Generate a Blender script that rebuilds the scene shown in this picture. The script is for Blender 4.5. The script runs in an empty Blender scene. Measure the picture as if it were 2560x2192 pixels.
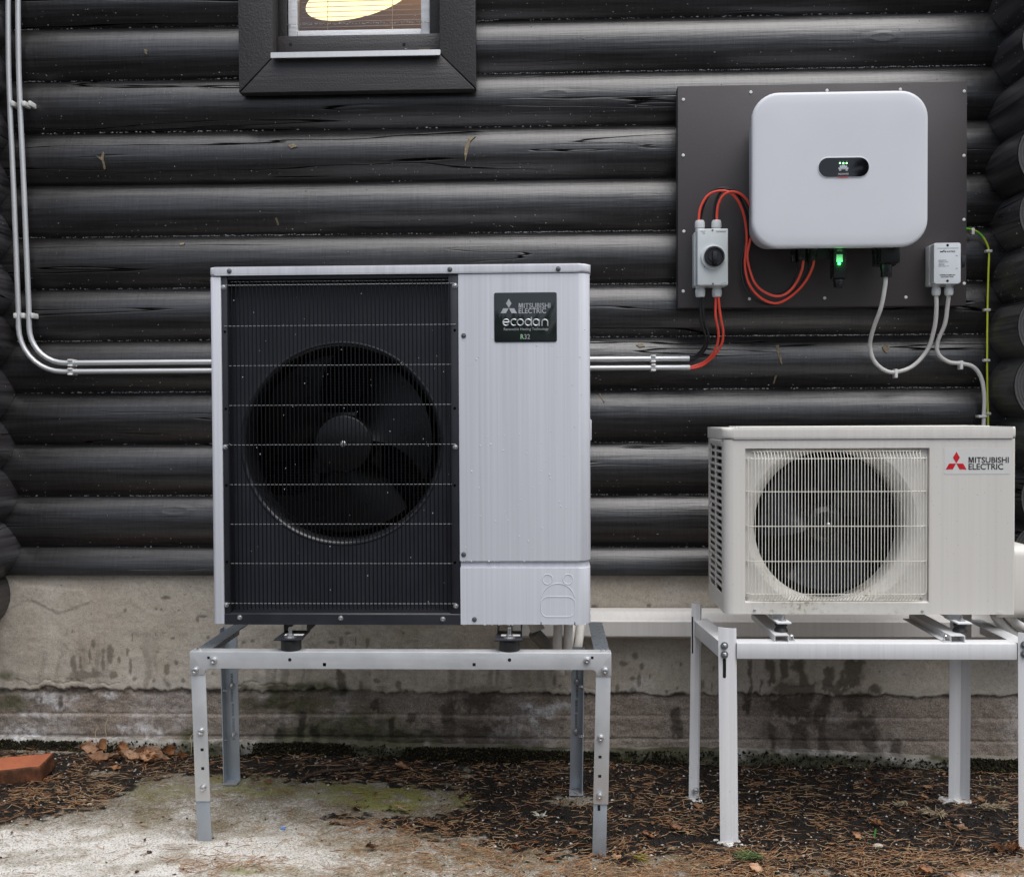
import bpy, bmesh, math, random
import numpy as np
from mathutils import Vector, Matrix
random.seed(7); RNG = np.random.default_rng(7)
S = bpy.context.scene
COL = S.collection
R_ = math.radians

# ------------------------------------------------------------------ camera
PW, PH = 2560, 2192
FPX, YAW, PITCH, ROLL = 2500.0, .0355, .0204, -.005
CP = np.array([0.0, -3.416, 1.161])
_f = np.array([-math.sin(YAW)*math.cos(PITCH), math.cos(YAW)*math.cos(PITCH), -math.sin(PITCH)])
_r = np.array([math.cos(YAW), math.sin(YAW), 0.0]); _u = np.cross(_r, _f)
_r, _u = math.cos(ROLL)*_r+math.sin(ROLL)*_u, -math.sin(ROLL)*_r+math.cos(ROLL)*_u
cam_d = bpy.data.cameras.new("camera"); cam = bpy.data.objects.new("camera", cam_d); COL.objects.link(cam)
cam.matrix_world = Matrix(((_r[0], _u[0], -_f[0], CP[0]), (_r[1], _u[1], -_f[1], CP[1]), (_r[2], _u[2], -_f[2], CP[2]), (0, 0, 0, 1)))
cam_d.sensor_fit = 'HORIZONTAL'; cam_d.sensor_width = 36; cam_d.lens = 36*FPX/PW
cam_d.clip_start = .05; cam_d.clip_end = 2000
S.camera = cam

# ------------------------------------------------------------------ sky, sun, exposure (overcast day)
SUN_EL, SUN_AZ = R_(67), R_(145)
W = bpy.data.worlds.new("World"); S.world = W; W.use_nodes = True
wn, wl = W.node_tree.nodes, W.node_tree.links
bg = wn["Background"]
sky = wn.new("ShaderNodeTexSky"); sky.sky_type = 'NISHITA'; sky.sun_disc = False
sky.sun_elevation = SUN_EL; sky.sun_rotation = SUN_AZ; sky.air_density = 1.0; sky.dust_density = 2.0; sky.ozone_density = 1.5
hs = wn.new("ShaderNodeHueSaturation"); hs.inputs["Saturation"].default_value = .52
wl.new(sky.outputs[0], hs.inputs["Color"]); wl.new(hs.outputs[0], bg.inputs[0]); bg.inputs[1].default_value = .075
sd = bpy.data.lights.new("sun", 'SUN'); sd.energy = 1.5; sd.angle = R_(62); sd.color = (1.0, .975, .95)
sun = bpy.data.objects.new("sun", sd); COL.objects.link(sun)
to_sun = Vector((math.sin(SUN_AZ)*math.cos(SUN_EL), math.cos(SUN_AZ)*math.cos(SUN_EL), math.sin(SUN_EL)))
sun.rotation_euler = to_sun.to_track_quat('Z', 'Y').to_euler()
S.view_settings.view_transform = 'Standard'; S.view_settings.look = 'None'
S.view_settings.exposure = 1.10; S.view_settings.gamma = 1.0; S.view_settings.use_curve_mapping = False

# ------------------------------------------------------------------ survey: where a point of the photograph lies on the plane Y = const
def at(x, y, Y):
    d = _f+_r*(x-PW/2)/FPX-_u*(y-PH/2)/FPX
    t = (Y-CP[1])/d[1]
    return CP[0]+t*d[0], CP[2]+t*d[2]
def at3(x, y, Y):
    a = at(x, y, Y); return (a[0], Y, a[1])
def gp(x, y, z=-.01):
    d = _f+_r*(x-PW/2)/FPX-_u*(y-PH/2)/FPX
    t = (z-CP[2])/d[2]
    return CP[0]+t*d[0], CP[1]+t*d[1]

# ------------------------------------------------------------------ numpy noise
def _hash(ix, iy, s):
    h = (ix.astype(np.int64)*374761393+iy.astype(np.int64)*668265263+s*1442695041) & 0xffffffff
    h = ((h ^ (h >> 13))*1274126177) & 0xffffffff
    return ((h ^ (h >> 16)) & 0xffff)/65535.0
def vn(x, y, s=0):
    x = np.asarray(x, float); y = np.asarray(y, float)
    ix, iy = np.floor(x), np.floor(y); fx, fy = x-ix, y-iy
    fx = fx*fx*(3-2*fx); fy = fy*fy*(3-2*fy)
    a = _hash(ix, iy, s); b = _hash(ix+1, iy, s); c = _hash(ix, iy+1, s); d = _hash(ix+1, iy+1, s)
    return (a+(b-a)*fx)+((c+(d-c)*fx)-(a+(b-a)*fx))*fy
def fbm(x, y, s=0, o=4):
    v = 0; a = .5; t = 0
    for k in range(o):
        v = v+a*vn(x, y, s+k*17); t += a; a *= .5; x = x*2.03+3.1; y = y*2.03+1.7
    return v/t
def sstep(a, b, x):
    t = np.clip((x-a)/(b-a), 0, 1); return t*t*(3-2*t)
def sdpoly(x, y, P):
    d = np.full(x.shape, 1e9); s = np.ones(x.shape); n = len(P); j = n-1
    for i in range(n):
        ex, ey = P[j][0]-P[i][0], P[j][1]-P[i][1]; wx, wy = x-P[i][0], y-P[i][1]
        t = np.clip((wx*ex+wy*ey)/(ex*ex+ey*ey+1e-12), 0, 1)
        d = np.minimum(d, (wx-ex*t)**2+(wy-ey*t)**2)
        c1 = y >= P[i][1]; c2 = y < P[j][1]; c3 = ex*wy > ey*wx
        s = np.where((c1 & c2 & c3) | (~c1 & ~c2 & ~c3), -s, s); j = i
    return s*np.sqrt(d)

# ------------------------------------------------------------------ materials
class Mt:
    def __init__(s, name):
        s.m = bpy.data.materials.new(name); s.m.use_nodes = True
        s.n = s.m.node_tree.nodes; s.l = s.m.node_tree.links; s.b = s.n["Principled BSDF"]
        s._tc = None
    def link(s, a, b): s.l.new(a, b)
    def vec(s, scale=(1, 1, 1), kind='Object'):
        if s._tc is None: s._tc = s.n.new("ShaderNodeTexCoord")
        mp = s.n.new("ShaderNodeMapping"); mp.inputs["Scale"].default_value = scale
        s.link(s._tc.outputs[kind], mp.inputs["Vector"]); return mp.outputs[0]
    def noise(s, scale=1, vec=None, detail=4, rough=.55, dist=0.0):
        t = s.n.new("ShaderNodeTexNoise"); t.inputs["Scale"].default_value = scale; t.inputs["Detail"].default_value = detail
        t.inputs["Roughness"].default_value = rough; t.inputs["Distortion"].default_value = dist
        s.link(vec if vec is not None else s.vec(), t.inputs["Vector"]); return t.outputs["Fac"]
    def vor(s, scale=1, vec=None, feat='F1'):
        t = s.n.new("ShaderNodeTexVoronoi"); t.feature = feat; t.inputs["Scale"].default_value = scale
        s.link(vec if vec is not None else s.vec(), t.inputs["Vector"]); return t.outputs["Distance"]
    def ramp(s, fac, stops):
        r = s.n.new("ShaderNodeValToRGB"); e = r.color_ramp.elements
        while len(e) < len(stops): e.new(.5)
        for k, (p, c) in enumerate(stops):
            e[k].position = p
            e[k].color = (c, c, c, 1) if not hasattr(c, '__len__') else (*c, 1)
        s.link(fac, r.inputs[0]); return r.outputs[0]
    def mix(s, fac, a, b, mode='MIX'):
        x = s.n.new("ShaderNodeMix"); x.data_type = 'RGBA'; x.blend_type = mode
        for sock, v in ((x.inputs[0], fac), (x.inputs[6], a), (x.inputs[7], b)):
            if hasattr(v, 'is_linked'): s.link(v, sock)
            elif hasattr(v, '__len__'): sock.default_value = (*v, 1)
            else: sock.default_value = v if sock == x.inputs[0] else (v, v, v, 1)
        return x.outputs[2]
    def math(s, op, a, b=0.0, clamp=False):
        x = s.n.new("ShaderNodeMath"); x.operation = op; x.use_clamp = clamp
        for sock, v in ((x.inputs[0], a), (x.inputs[1], b)):
            if hasattr(v, 'is_linked'): s.link(v, sock)
            else: sock.default_value = v
        return x.outputs[0]
    def attr(s, name):
        x = s.n.new("ShaderNodeAttribute"); x.attribute_name = name; return x.outputs["Fac"]
    def island(s):
        x = s.n.new("ShaderNodeNewGeometry"); return x.outputs["Random Per Island"]
    def objrand(s):
        x = s.n.new("ShaderNodeObjectInfo"); return x.outputs["Random"]
    def bump(s, h, strength=.3, dist=.002, prev=None):
        x = s.n.new("ShaderNodeBump"); x.inputs["Strength"].default_value = strength; x.inputs["Distance"].default_value = dist
        s.link(h, x.inputs["Height"])
        if prev is not None: s.link(prev, x.inputs["Normal"])
        s.link(x.outputs[0], s.b.inputs["Normal"]); return x.outputs[0]
    def set(s, **k):
        names = dict(base="Base Color", rough="Roughness", metal="Metallic", spec="Specular IOR Level", coat="Coat Weight",
                     coat_r="Coat Roughness", emit="Emission Color", es="Emission Strength", ior="IOR", trans="Transmission Weight")
        for key, v in k.items():
            sock = s.b.inputs[names[key]]
            if hasattr(v, 'is_linked'): s.link(v, sock)
            elif hasattr(v, '__len__'): sock.default_value = (*v, 1)
            else: sock.default_value = v
        return s

def simple(name, base, rough=.5, metal=0.0, var=.12, scale=30, bump=.0, spec=.5, coat=0):
    m = Mt(name); n = m.noise(scale, detail=3)
    lo = tuple(c*(1-var) for c in base); hi = tuple(min(1, c*(1+var)) for c in base)
    m.set(base=m.ramp(n, [(.3, lo), (.7, hi)]), metal=metal, spec=spec, coat=coat)
    m.set(rough=m.ramp(n, [(.3, max(.02, rough-.06)), (.7, min(1, rough+.06))]))
    if bump: m.bump(m.noise(scale*6, detail=2), bump, .001)
    return m.m

def log_material(name, axis, gain=1.0):
    m = Mt(name)
    sc = (1, 1, 1) if axis == 'x' else (1, 1, 1)
    def st(a, b): return (a, b, b) if axis == 'x' else (b, a, b)
    add = m.n.new("ShaderNodeVectorMath"); add.operation = 'ADD'
    if m._tc is None: m._tc = m.n.new("ShaderNodeTexCoord")
    cx = m.n.new("ShaderNodeCombineXYZ"); rnd = m.objrand()
    m.link(m.math('MULTIPLY', rnd, 37.0), cx.inputs[0 if axis == 'x' else 1])
    m.link(m._tc.outputs['Object'], add.inputs[0]); m.link(cx.outputs[0], add.inputs[1])
    def v(a, b):
        mp = m.n.new("ShaderNodeMapping"); mp.inputs["Scale"].default_value = st(a, b); m.link(add.outputs[0], mp.inputs["Vector"]); return mp.outputs[0]
    grain = m.noise(1, v(2.2, 75), 5, .65, .35)
    fine = m.noise(1, v(9, 330), 3, .6)
    cross = m.noise(1, v(210, 14), 3, .7)
    big = m.noise(1, v(1.1, 5), 3, .5)
    c1 = m.noise(1, v(.55, 13), 3, .5, .25)
    cmask = m.ramp(m.noise(1, v(.8, 3.0), 2), [(.50, 0.0), (.56, 1.0)])
    crack = m.math('MULTIPLY', m.ramp(c1, [(.4885, 0.0), (.4965, 1.0), (.5035, 1.0), (.5115, 0.0)]), cmask)
    kn = m.n.new("ShaderNodeTexVoronoi"); kn.inputs["Scale"].default_value = 1.0; m.link(v(2.0, 6.5), kn.inputs["Vector"])
    knot = m.ramp(kn.outputs["Distance"], [(.035, 1.0), (.075, 0.0)])
    kring = m.ramp(kn.outputs["Distance"], [(.06, 0.0), (.1, 1.0), (.16, 0.0)])
    base = m.mix(m.ramp(grain, [(.30, 0.0), (.70, 1.0)]), tuple(q*gain for q in (.0030, .0025, .0023)), tuple(q*gain for q in (.0220, .0208, .0232)))
    base = m.mix(m.ramp(big, [(.45, 0.0), (.75, .7)]), base, (.010, .0075, .006))
    base = m.mix(crack, base, (.002, .002, .002))
    base = m.mix(m.math('MULTIPLY', knot, .8), base, (.006, .005, .004))
    sp = m.noise(1, v(95, 260), 2, .7)
    spm = m.noise(1, v(3.2, 22), 3, .6)
    speck = m.math('MULTIPLY', m.ramp(sp, [(.66, 0.0), (.73, 1.0)]), m.ramp(spm, [(.50, 0.0), (.62, 1.0)]))
    base = m.mix(m.math('MULTIPLY', speck, .55), base, (.22, .21, .20))
    sheen = m.math('MULTIPLY', m.ramp(grain, [(.28, .74), (.62, 1.0)]), m.ramp(cross, [(.30, .80), (.60, 1.0)]))
    sheen = m.math('MULTIPLY', sheen, m.math('SUBTRACT', 1.0, crack)); sheen = m.math('MULTIPLY', sheen, m.ramp(big, [(.3, 1.0), (.75, .82)]))
    m.set(base=base, spec=m.math('MULTIPLY', sheen, 1.2))
    m.set(rough=m.ramp(m.math('ADD', m.math('MULTIPLY', grain, .6), m.math('MULTIPLY', cross, .4)), [(.3, .28), (.7, .43)]))
    h = m.math('ADD', m.math('MULTIPLY', grain, 1.0), m.math('MULTIPLY', fine, .25))
    h = m.math('ADD', h, m.math('MULTIPLY', cross, .22))
    h = m.math('ADD', h, m.math('MULTIPLY', kring, .6))
    h = m.math('SUBTRACT', h, m.math('MULTIPLY', crack, 1.3))
    m.bump(h, .5, .0026)
    return m.m

def board_paint(name, base, rough, axis, relief=.7):
    m = Mt(name); st = {'x': (3, 90, 90), 'z': (90, 90, 3), 'n': (120, 120, 120)}[axis]
    g = m.noise(1, m.vec(st), 4, .6, .2); f = m.noise(160, detail=2)
    big = m.noise(5, detail=3)
    m.set(base=m.mix(g, tuple(c*(1-.45*relief) for c in base), tuple(c*(1+.4*relief) for c in base)), rough=m.ramp(big, [(.3, rough-.07), (.7, rough+.08)]))
    m.bump(m.math('ADD', g, m.math('MULTIPLY', f, 1.0)), relief, .0018)
    return m.m

def sheet_paint(name, base, rough, streak=.06, dirt=None, spots=.5):
    """powder-coated sheet steel with faint rain streaks"""
    m = Mt(name)
    s1 = m.noise(1, m.vec((75, 75, .5)), 3, .6); s2 = m.noise(1, m.vec((190, 190, 1.5)), 2, .6)
    big = m.noise(2.5, detail=3); f = m.math('ADD', m.math('MULTIPLY', s1, .65), m.math('MULTIPLY', s2, .35))
    c = m.mix(m.ramp(f, [(.35, 0.0), (.65, 1.0)]), tuple(x*(1-streak) for x in base), tuple(min(1, x*(1+streak*.6)) for x in base))
    c = m.mix(m.math('MULTIPLY', m.ramp(big, [(.45, 0.0), (.75, 1.0)]), .25), c, tuple(x*.93 for x in base))
    spk = m.ramp(m.noise(170, detail=1), [(.755, 0.0), (.79, 1.0)])
    c = m.mix(m.math('MULTIPLY', spk, spots), c, (.16, .14, .12))
    if dirt:
        d = m.math('MULTIPLY', m.attr('dirt'), 1.0)
        dn = m.noise(75, detail=6, rough=.75)
        dm = m.math('MULTIPLY', m.ramp(dn, [(.50, 0.0), (.64, 1.0)]), d)
        c = m.mix(dm, c, dirt)
        c = m.mix(m.math('MULTIPLY', d, .22), c, (.40, .36, .20))
    m.set(base=c, rough=m.ramp(f, [(.3, rough-.05), (.7, rough+.06)]), spec=.5)
    m.bump(m.noise(420, detail=1), .04, .0006)
    return m.m

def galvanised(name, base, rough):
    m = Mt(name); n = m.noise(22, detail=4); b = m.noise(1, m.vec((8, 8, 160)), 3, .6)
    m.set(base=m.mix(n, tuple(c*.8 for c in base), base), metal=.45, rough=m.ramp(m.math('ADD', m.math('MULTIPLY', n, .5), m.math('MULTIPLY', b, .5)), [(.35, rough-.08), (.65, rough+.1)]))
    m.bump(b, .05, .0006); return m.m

def emis(name, col, s):
    m = Mt(name); m.set(base=(.02, .02, .02), emit=col, es=s, rough=.4)
    return m.m

def ground_material():
    m = Mt("ground_soil_and_concrete")
    soil, moss, grime = m.attr('soil'), m.attr('moss'), m.attr('grime')
    n1 = m.noise(9, detail=6, rough=.65); n2 = m.noise(70, detail=5, rough=.7); n3 = m.noise(330, detail=3, rough=.7)
    n4 = m.noise(185, detail=4, rough=.75); pit = m.vor(260)
    conc = m.mix(m.ramp(n2, [(.34, 0.0), (.60, 1.0)]), (.36, .32, .255), (.80, .765, .70))
    conc = m.mix(m.ramp(n1, [(.38, 0.0), (.60, 1.0)]), conc, (.30, .245, .155))
    conc = m.mix(m.ramp(n4, [(.33, .9), (.50, 0.0)]), conc, (.13, .105, .07))
    conc = m.mix(m.ramp(n4, [(.56, 0.0), (.70, .8)]), conc, (.92, .90, .86))
    conc = m.mix(m.ramp(n3, [(.565, 0.0), (.66, .92)]), conc, (.045, .038, .028))
    conc = m.mix(m.math('MULTIPLY', grime, m.ramp(n4, [(.30, 1.0), (.62, .45)])), conc, (.095, .074, .043))
    conc = m.mix(m.math('MULTIPLY', m.attr('pale'), m.ramp(n4, [(.38, .05), (.52, .90)])), conc, (.84, .81, .755))
    mg = m.mix(m.ramp(n3, [(.35, 0.0), (.65, 1.0)]), (.060, .058, .006), (.42, .42, .11))
    conc = m.mix(m.math('MULTIPLY', moss, m.ramp(n4, [(.30, .40), (.56, 1.0)])), conc, mg)
    sl = m.mix(n2, (.0032, .0026, .0022), (.016, .0115, .008))
    sl = m.mix(m.ramp(n3, [(.71, 0.0), (.77, .8)]), sl, (.30, .28, .25))
    sl = m.mix(m.ramp(n1, [(.56, 0.0), (.72, .4)]), sl, (.026, .016, .009))
    m.set(base=m.mix(soil, conc, sl))
    m.set(rough=m.ramp(m.math('ADD', m.math('MULTIPLY', n2, .7), m.math('MULTIPLY', soil, -.15)), [(.2, .38), (.55, .85)]), spec=.35)
    m.bump(m.math('ADD', m.math('MULTIPLY', n2, 1.0), m.math('MULTIPLY', n4, 1.0)), 1.0, .006)
    return m.m

def plinth_material(name, dry, dry2, relief, formlines):
    m = Mt(name)
    wet, moss, eff = m.attr('wet'), m.attr('moss'), m.attr('eff')
    n1 = m.noise(5, detail=5, rough=.6); n2 = m.noise(60, detail=5, rough=.7); n3 = m.noise(300, detail=3, rough=.65)
    bl = m.noise(1, m.vec((16, 16, 200 if formlines else 60)), 4, .65)
    c = m.mix(m.ramp(n1, [(.34, 0.0), (.66, 1.0)]), dry, dry2)
    c = m.mix(m.ramp(n2, [(.30, .5), (.56, 0.0)]), c, tuple(x*.55 for x in dry))
    c = m.mix(m.math('MULTIPLY', bl, .16), c, tuple(x*.7 for x in dry2))
    n5 = m.noise(190, detail=4, rough=.75)
    c = m.mix(m.ramp(n5, [(.34, .75 if formlines else .3), (.50, 0.0)]), c, tuple(x*.42 for x in dry))
    c = m.mix(m.ramp(n5, [(.54, 0.0), (.70, .6 if formlines else .25)]), c, tuple(min(1, x*1.5) for x in dry2))
    c = m.mix(m.ramp(n3, [(.66, 0.0), (.74, .7)]), c, tuple(x*.3 for x in dry))
    c = m.mix(m.math('MULTIPLY', eff, m.ramp(n2, [(.36, 0.0), (.58, 1.0)])), c, (.68, .66, .66))
    c = m.mix(m.math('MULTIPLY', moss, m.ramp(n2, [(.28, .5), (.6, 1.0)])), c, (.070, .072, .020))
    c = m.mix(m.math('MULTIPLY', wet, .93), c, m.mix(1.0, c, (.22, .20, .17), 'MULTIPLY'))
    m.set(base=c, spec=.4)
    m.set(rough=m.math('SUBTRACT', .86, m.math('MULTIPLY', wet, .32)))
    h = m.math('ADD', m.math('MULTIPLY', n2, 1.0), m.math('MULTIPLY', n3, .8)); h = m.math('ADD', h, m.math('MULTIPLY', bl, .28 if formlines else .25))
    m.bump(h, relief, .0045)
    return m.m

def glass_mat():
    m = Mt("window_glass"); n, l = m.n, m.l; out = n["Material Output"]
    t = n.new("ShaderNodeBsdfTransparent"); g = n.new("ShaderNodeBsdfGlossy"); g.inputs["Roughness"].default_value = .01
    fr = n.new("ShaderNodeFresnel"); fr.inputs["IOR"].default_value = 1.65; mx = n.new("ShaderNodeMixShader")
    l.new(fr.outputs[0], mx.inputs[0]); l.new(t.outputs[0], mx.inputs[1]); l.new(g.outputs[0], mx.inputs[2]); l.new(mx.outputs[0], out.inputs[0])
    return m.m

def island_colours(name, stops, rough=.6, spec=.4):
    m = Mt(name); c = m.ramp(m.island(), stops); n = m.noise(120, detail=2)
    m.set(base=m.mix(m.math('MULTIPLY', n, .4), c, (.03, .018, .01)), rough=rough, spec=spec); return m.m

def leaf_mat():
    m = Mt("dry_leaf"); c = m.ramp(m.objrand(), [(0, (.30, .11, .045)), (.35, (.50, .24, .11)), (.7, (.58, .36, .22)), (1, (.16, .055, .025))])
    v = m.noise(1, m.vec((40, 220, 40)), 4, .6); n = m.noise(45, detail=4)
    c = m.mix(m.ramp(n, [(.4, 0.0), (.7, .6)]), c, (.10, .045, .022)); c = m.mix(m.math('MULTIPLY', v, .3), c, (.5, .3, .16))
    m.set(base=c, rough=.42, spec=.5); m.bump(v, .35, .001); return m.m

def brick_mat():
    m = Mt("brick"); n = m.noise(28, detail=5, rough=.7); n2 = m.noise(150, detail=3)
    c = m.mix(n, (.27, .075, .034), (.46, .15, .072)); d = m.attr('dirt')
    c = m.mix(m.ramp(n2, [(.64, 0.0), (.72, .8)]), c, (.10, .03, .016))
    c = m.mix(m.math('MULTIPLY', d, m.ramp(n, [(.28, .5), (.55, 1.0)])), c, (.045, .022, .010))
    m.set(base=c, rough=.72, spec=.35); m.bump(m.math('ADD', n, m.math('MULTIPLY', n2, .6)), .5, .003); return m.m

def endgrain_mat():
    m = Mt("log_end_grain")
    t = m.n.new("ShaderNodeTexWave"); t.wave_type = 'RINGS'; t.rings_direction = 'Y'; t.inputs["Scale"].default_value = 34; t.inputs["Distortion"].default_value = 1.6; t.inputs["Detail"].default_value = 3
    m.link(m.vec(), t.inputs["Vector"]); n = m.noise(40, detail=4)
    rad = m.noise(1, m.vec((14, 1, 240)), 3, .6)
    c = m.mix(t.outputs["Fac"], (.030, .029, .029), (.075, .072, .072)); c = m.mix(m.math('MULTIPLY', n, .5), c, (.04, .036, .034))
    m.set(base=c, rough=.62); m.bump(m.math('ADD', t.outputs["Fac"], rad), .4, .002); return m.m

MAT = {}
MAT['log'] = log_material("black_log_paint", 'x'); MAT['xlog'] = log_material("black_log_paint_sheen", 'y', 3.6)  # corner logs: same paint with a lighter base colour, painting in missing sheen
MAT['end'] = endgrain_mat()
MAT['casing_x'] = board_paint("dark_brown_paint_rail", (.038, .034, .034), .48, 'x')
MAT['casing_z'] = board_paint("dark_brown_paint_stile", (.034, .031, .031), .5, 'n')
MAT['board'] = board_paint("charcoal_panel_paint", (.054, .047, .047), .5, 'n', .12)
MAT['white_wood'] = board_paint("white_window_paint", (.86, .87, .88), .38, 'x')
MAT['white_metal'] = sheet_paint("white_metal", (.62, .63, .64), .38)
MAT['stand_white'] = sheet_paint("white_stand_paint", (.68, .685, .69), .34)
MAT['hp'] = sheet_paint("silver_white_panel", (.64, .65, .69), .38, .11, spots=.15)
MAT['hp_dark'] = simple("anthracite_steel", (.020, .021, .027), .40, 0, .1, 12)
MAT['shroud'] = simple("shroud_gloss_black", (.020, .021, .025), .20, spec=.7)
MAT['hp_plate'] = simple("slate_steel", (.030, .033, .043), .36, 0, .08, 12)
MAT['hp_wire'] = simple("black_wire", (.004, .004, .005), .45, spec=.25)
MAT['hp_rod'] = simple("bright_wire", (.50, .51, .51), .28, .5)  # also paints the wet glints on the guard bends
MAT['hp_plastic'] = simple("black_plastic", (.010, .010, .011), .34)
MAT['fan_black'] = simple("black_fan_plastic", (.0032, .0032, .0038), .32)
MAT['coil'] = simple("dark_coil_fins", (.010, .011, .013), .45, .3)
MAT['hole'] = simple("recess_shade_black", (.004, .004, .004), .9)  # shade inside holes and recesses, put in as near-black colour
MAT['badge'] = Mt("badge_black").set(base=(.018, .024, .023), rough=.05).m
MAT['silver'] = simple("silver_print", (.60, .61, .61), .32, .55)
MAT['green_print'] = simple("green_print", (.34, .62, .36), .35)
MAT['screw'] = simple("zinc_screw", (.62, .62, .62), .28, .9)
MAT['nut'] = simple("zinc_nut", (.34, .35, .36), .32, .85)
MAT['screw_dark'] = simple("dull_screw", (.16, .17, .17), .4, .7)
MAT['galv'] = galvanised("galvanised_steel", (.66, .67, .675), .40)
MAT['galv2'] = galvanised("grey_zinc_steel", (.40, .44, .48), .42)
MAT['galv_dark'] = galvanised("shaded_steel", (.22, .25, .28), .3)  # side rails: reflection of the dark unit above put into the colour
MAT['rubber'] = simple("black_rubber", (.014, .014, .014), .5)
MAT['alu'] = simple("aluminium_conduit", (.62, .63, .635), .36, .35, .03, 6)
MAT['clip'] = simple("white_clip", (.74, .73, .71), .42)
MAT['ac'] = sheet_paint("cream_panel", (.675, .648, .60), .42, .05, dirt=(.045, .038, .016))
MAT['ac_wire'] = simple("cream_wire", (.78, .76, .68), .38, 0, .1, 40)
MAT['ac_blade'] = simple("grey_fan_blade", (.024, .026, .034), .28)
MAT['red_print'] = simple("red_print", (.56, .010, .018), .4, 0, .05)
MAT['black_print'] = simple("black_print", (.012, .012, .014), .45)
MAT['grey_print'] = simple("grey_print", (.22, .23, .25), .5)
MAT['sticker'] = simple("pale_sticker", (.655, .65, .625), .35, 0, .02)
MAT['inv'] = simple("inverter_white", (.66, .67, .70), .38, 0, .015, 4)
MAT['inv_side'] = simple("inverter_side_grey", (.46, .48, .52), .42, 0, .03)
MAT['pill'] = Mt("display_black").set(base=(.004, .004, .005), rough=.03).m
MAT['switch'] = simple("pale_grey_plastic", (.60, .64, .64), .38, 0, .03)
MAT['gland'] = simple("gland_grey", (.60, .62, .62), .45, 0, .04)
MAT['box'] = simple("white_plastic_box", (.63, .66, .68), .38, 0, .03)
MAT['black'] = simple("black_plastic_gloss", (.014, .014, .016), .28)
MAT['red_cable'] = simple("red_cable", (.80, .085, .050), .36, 0, .05)
MAT['black_cable'] = simple("black_cable", (.012, .012, .013), .34)
MAT['white_cable'] = simple("white_cable", (.68, .66, .63), .4, 0, .06, 15)
MAT['pvc'] = sheet_paint("white_trunking", (.73, .71, .68), .36)
MAT['hose'] = simple("white_hose", (.66, .64, .60), .5, 0, .08)
MAT['foam'] = simple("grey_insulation", (.20, .19, .17), .7)
MAT['led'] = emis("green_led", (.18, 1.0, .22), 4.0)
MAT['led2'] = emis("green_status_light", (.03, 1.0, .10), 5.0)
MAT['wood'] = board_paint("brown_room_panelling", (.16, .094, .028), .5, 'z')
MAT['glass'] = glass_mat()
MAT['lamp'] = emis("lit_lamp_shade", (1.0, .78, .38), 1.0)
MAT['slat'] = simple("blind_slat", (.62, .60, .58), .4)
MAT['cord'] = simple("blind_cord", (.62, .50, .36), .6)
MAT['resin'] = simple("bare_wood_scar", (.22, .17, .105), .7, 0, .4, 160)
MAT['filler'] = simple("joint_fibre", (.80, .77, .70), .9, 0, .4, 200)
MAT['ground'] = ground_material()
MAT['plaster'] = plinth_material("cement_plaster", (.455, .40, .325), (.56, .515, .44), .45, False)
MAT['base'] = plinth_material("board_cast_concrete", (.25, .20, .16), (.41, .345, .285), 1.0, True)
MAT['footing'] = plinth_material("footing_concrete", (.20, .18, .14), (.36, .34, .30), .8, False)
MAT['needle'] = island_colours("pine_needles", [(0, (.20, .085, .035)), (.22, (.46, .24, .11)), (.55, (.66, .40, .22)), (.72, (.16, .07, .03)), (.82, (.54, .30, .14)), (.93, (.74, .58, .38)), (1, (.40, .34, .14))], .36)
MAT['crumb'] = island_colours("bark_crumbs", [(0, (.006, .005, .004)), (.45, (.018, .012, .009)), (.72, (.055, .028, .014)), (.84, (.10, .055, .03)), (.91, (.45, .41, .36)), (1, (.7, .67, .62))], .45)
MAT['leaf'] = leaf_mat(); MAT['fragment'] = island_colours("leaf_fragments", [(0, (.05, .02, .010)), (.4, (.16, .065, .028)), (.75, (.30, .14, .065)), (.93, (.42, .25, .14)), (1, (.02, .014, .010))], .4)
MAT['brick'] = brick_mat()
MAT['moss'] = island_colours("dark_moss", [(0, (.004, .004, .003)), (.7, (.010, .010, .005)), (.92, (.030, .029, .010)), (1, (.09, .085, .028))], .9, .2)
MAT['green'] = island_colours("green_needles", [(0, (.075, .135, .030)), (.5, (.15, .23, .07)), (1, (.30, .36, .16))], .45)
MAT['yellow'] = island_colours("yellow_needles", [(0, (.34, .30, .04)), (1, (.52, .46, .07))], .45)
MAT['straw'] = island_colours("pale_needles", [(0, (.40, .30, .17)), (1, (.62, .52, .36))], .55)
MAT['twig'] = simple("twig_bark", (.060, .036, .022), .7, 0, .4, 80, .4)
MAT['lichen'] = simple("grey_lichen", (.48, .48, .40), .8, 0, .2, 80)
MAT['stone'] = simple("pale_pebble", (.42, .38, .31), .6, 0, .25, 60, .3)
MAT['blue'] = simple("blue_plastic", (.04, .13, .34), .45)
MAT['bladeg'] = simple("green_blade", (.07, .26, .04), .5)
MAT['drop'] = Mt("water_drop").set(base=(.80, .82, .86), rough=.05, trans=.25, ior=1.33).m
MAT['paintfoot'] = simple("white_base_paint", (.66, .65, .62), .5, 0, .2, 40, .3)
MAT['fir'] = simple("fir_green", (.030, .042, .020), .7, 0, .4, 3, .3)
MAT['bark'] = simple("tree_bark", (.05, .042, .035), .9, 0, .3, 10, .3)

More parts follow.
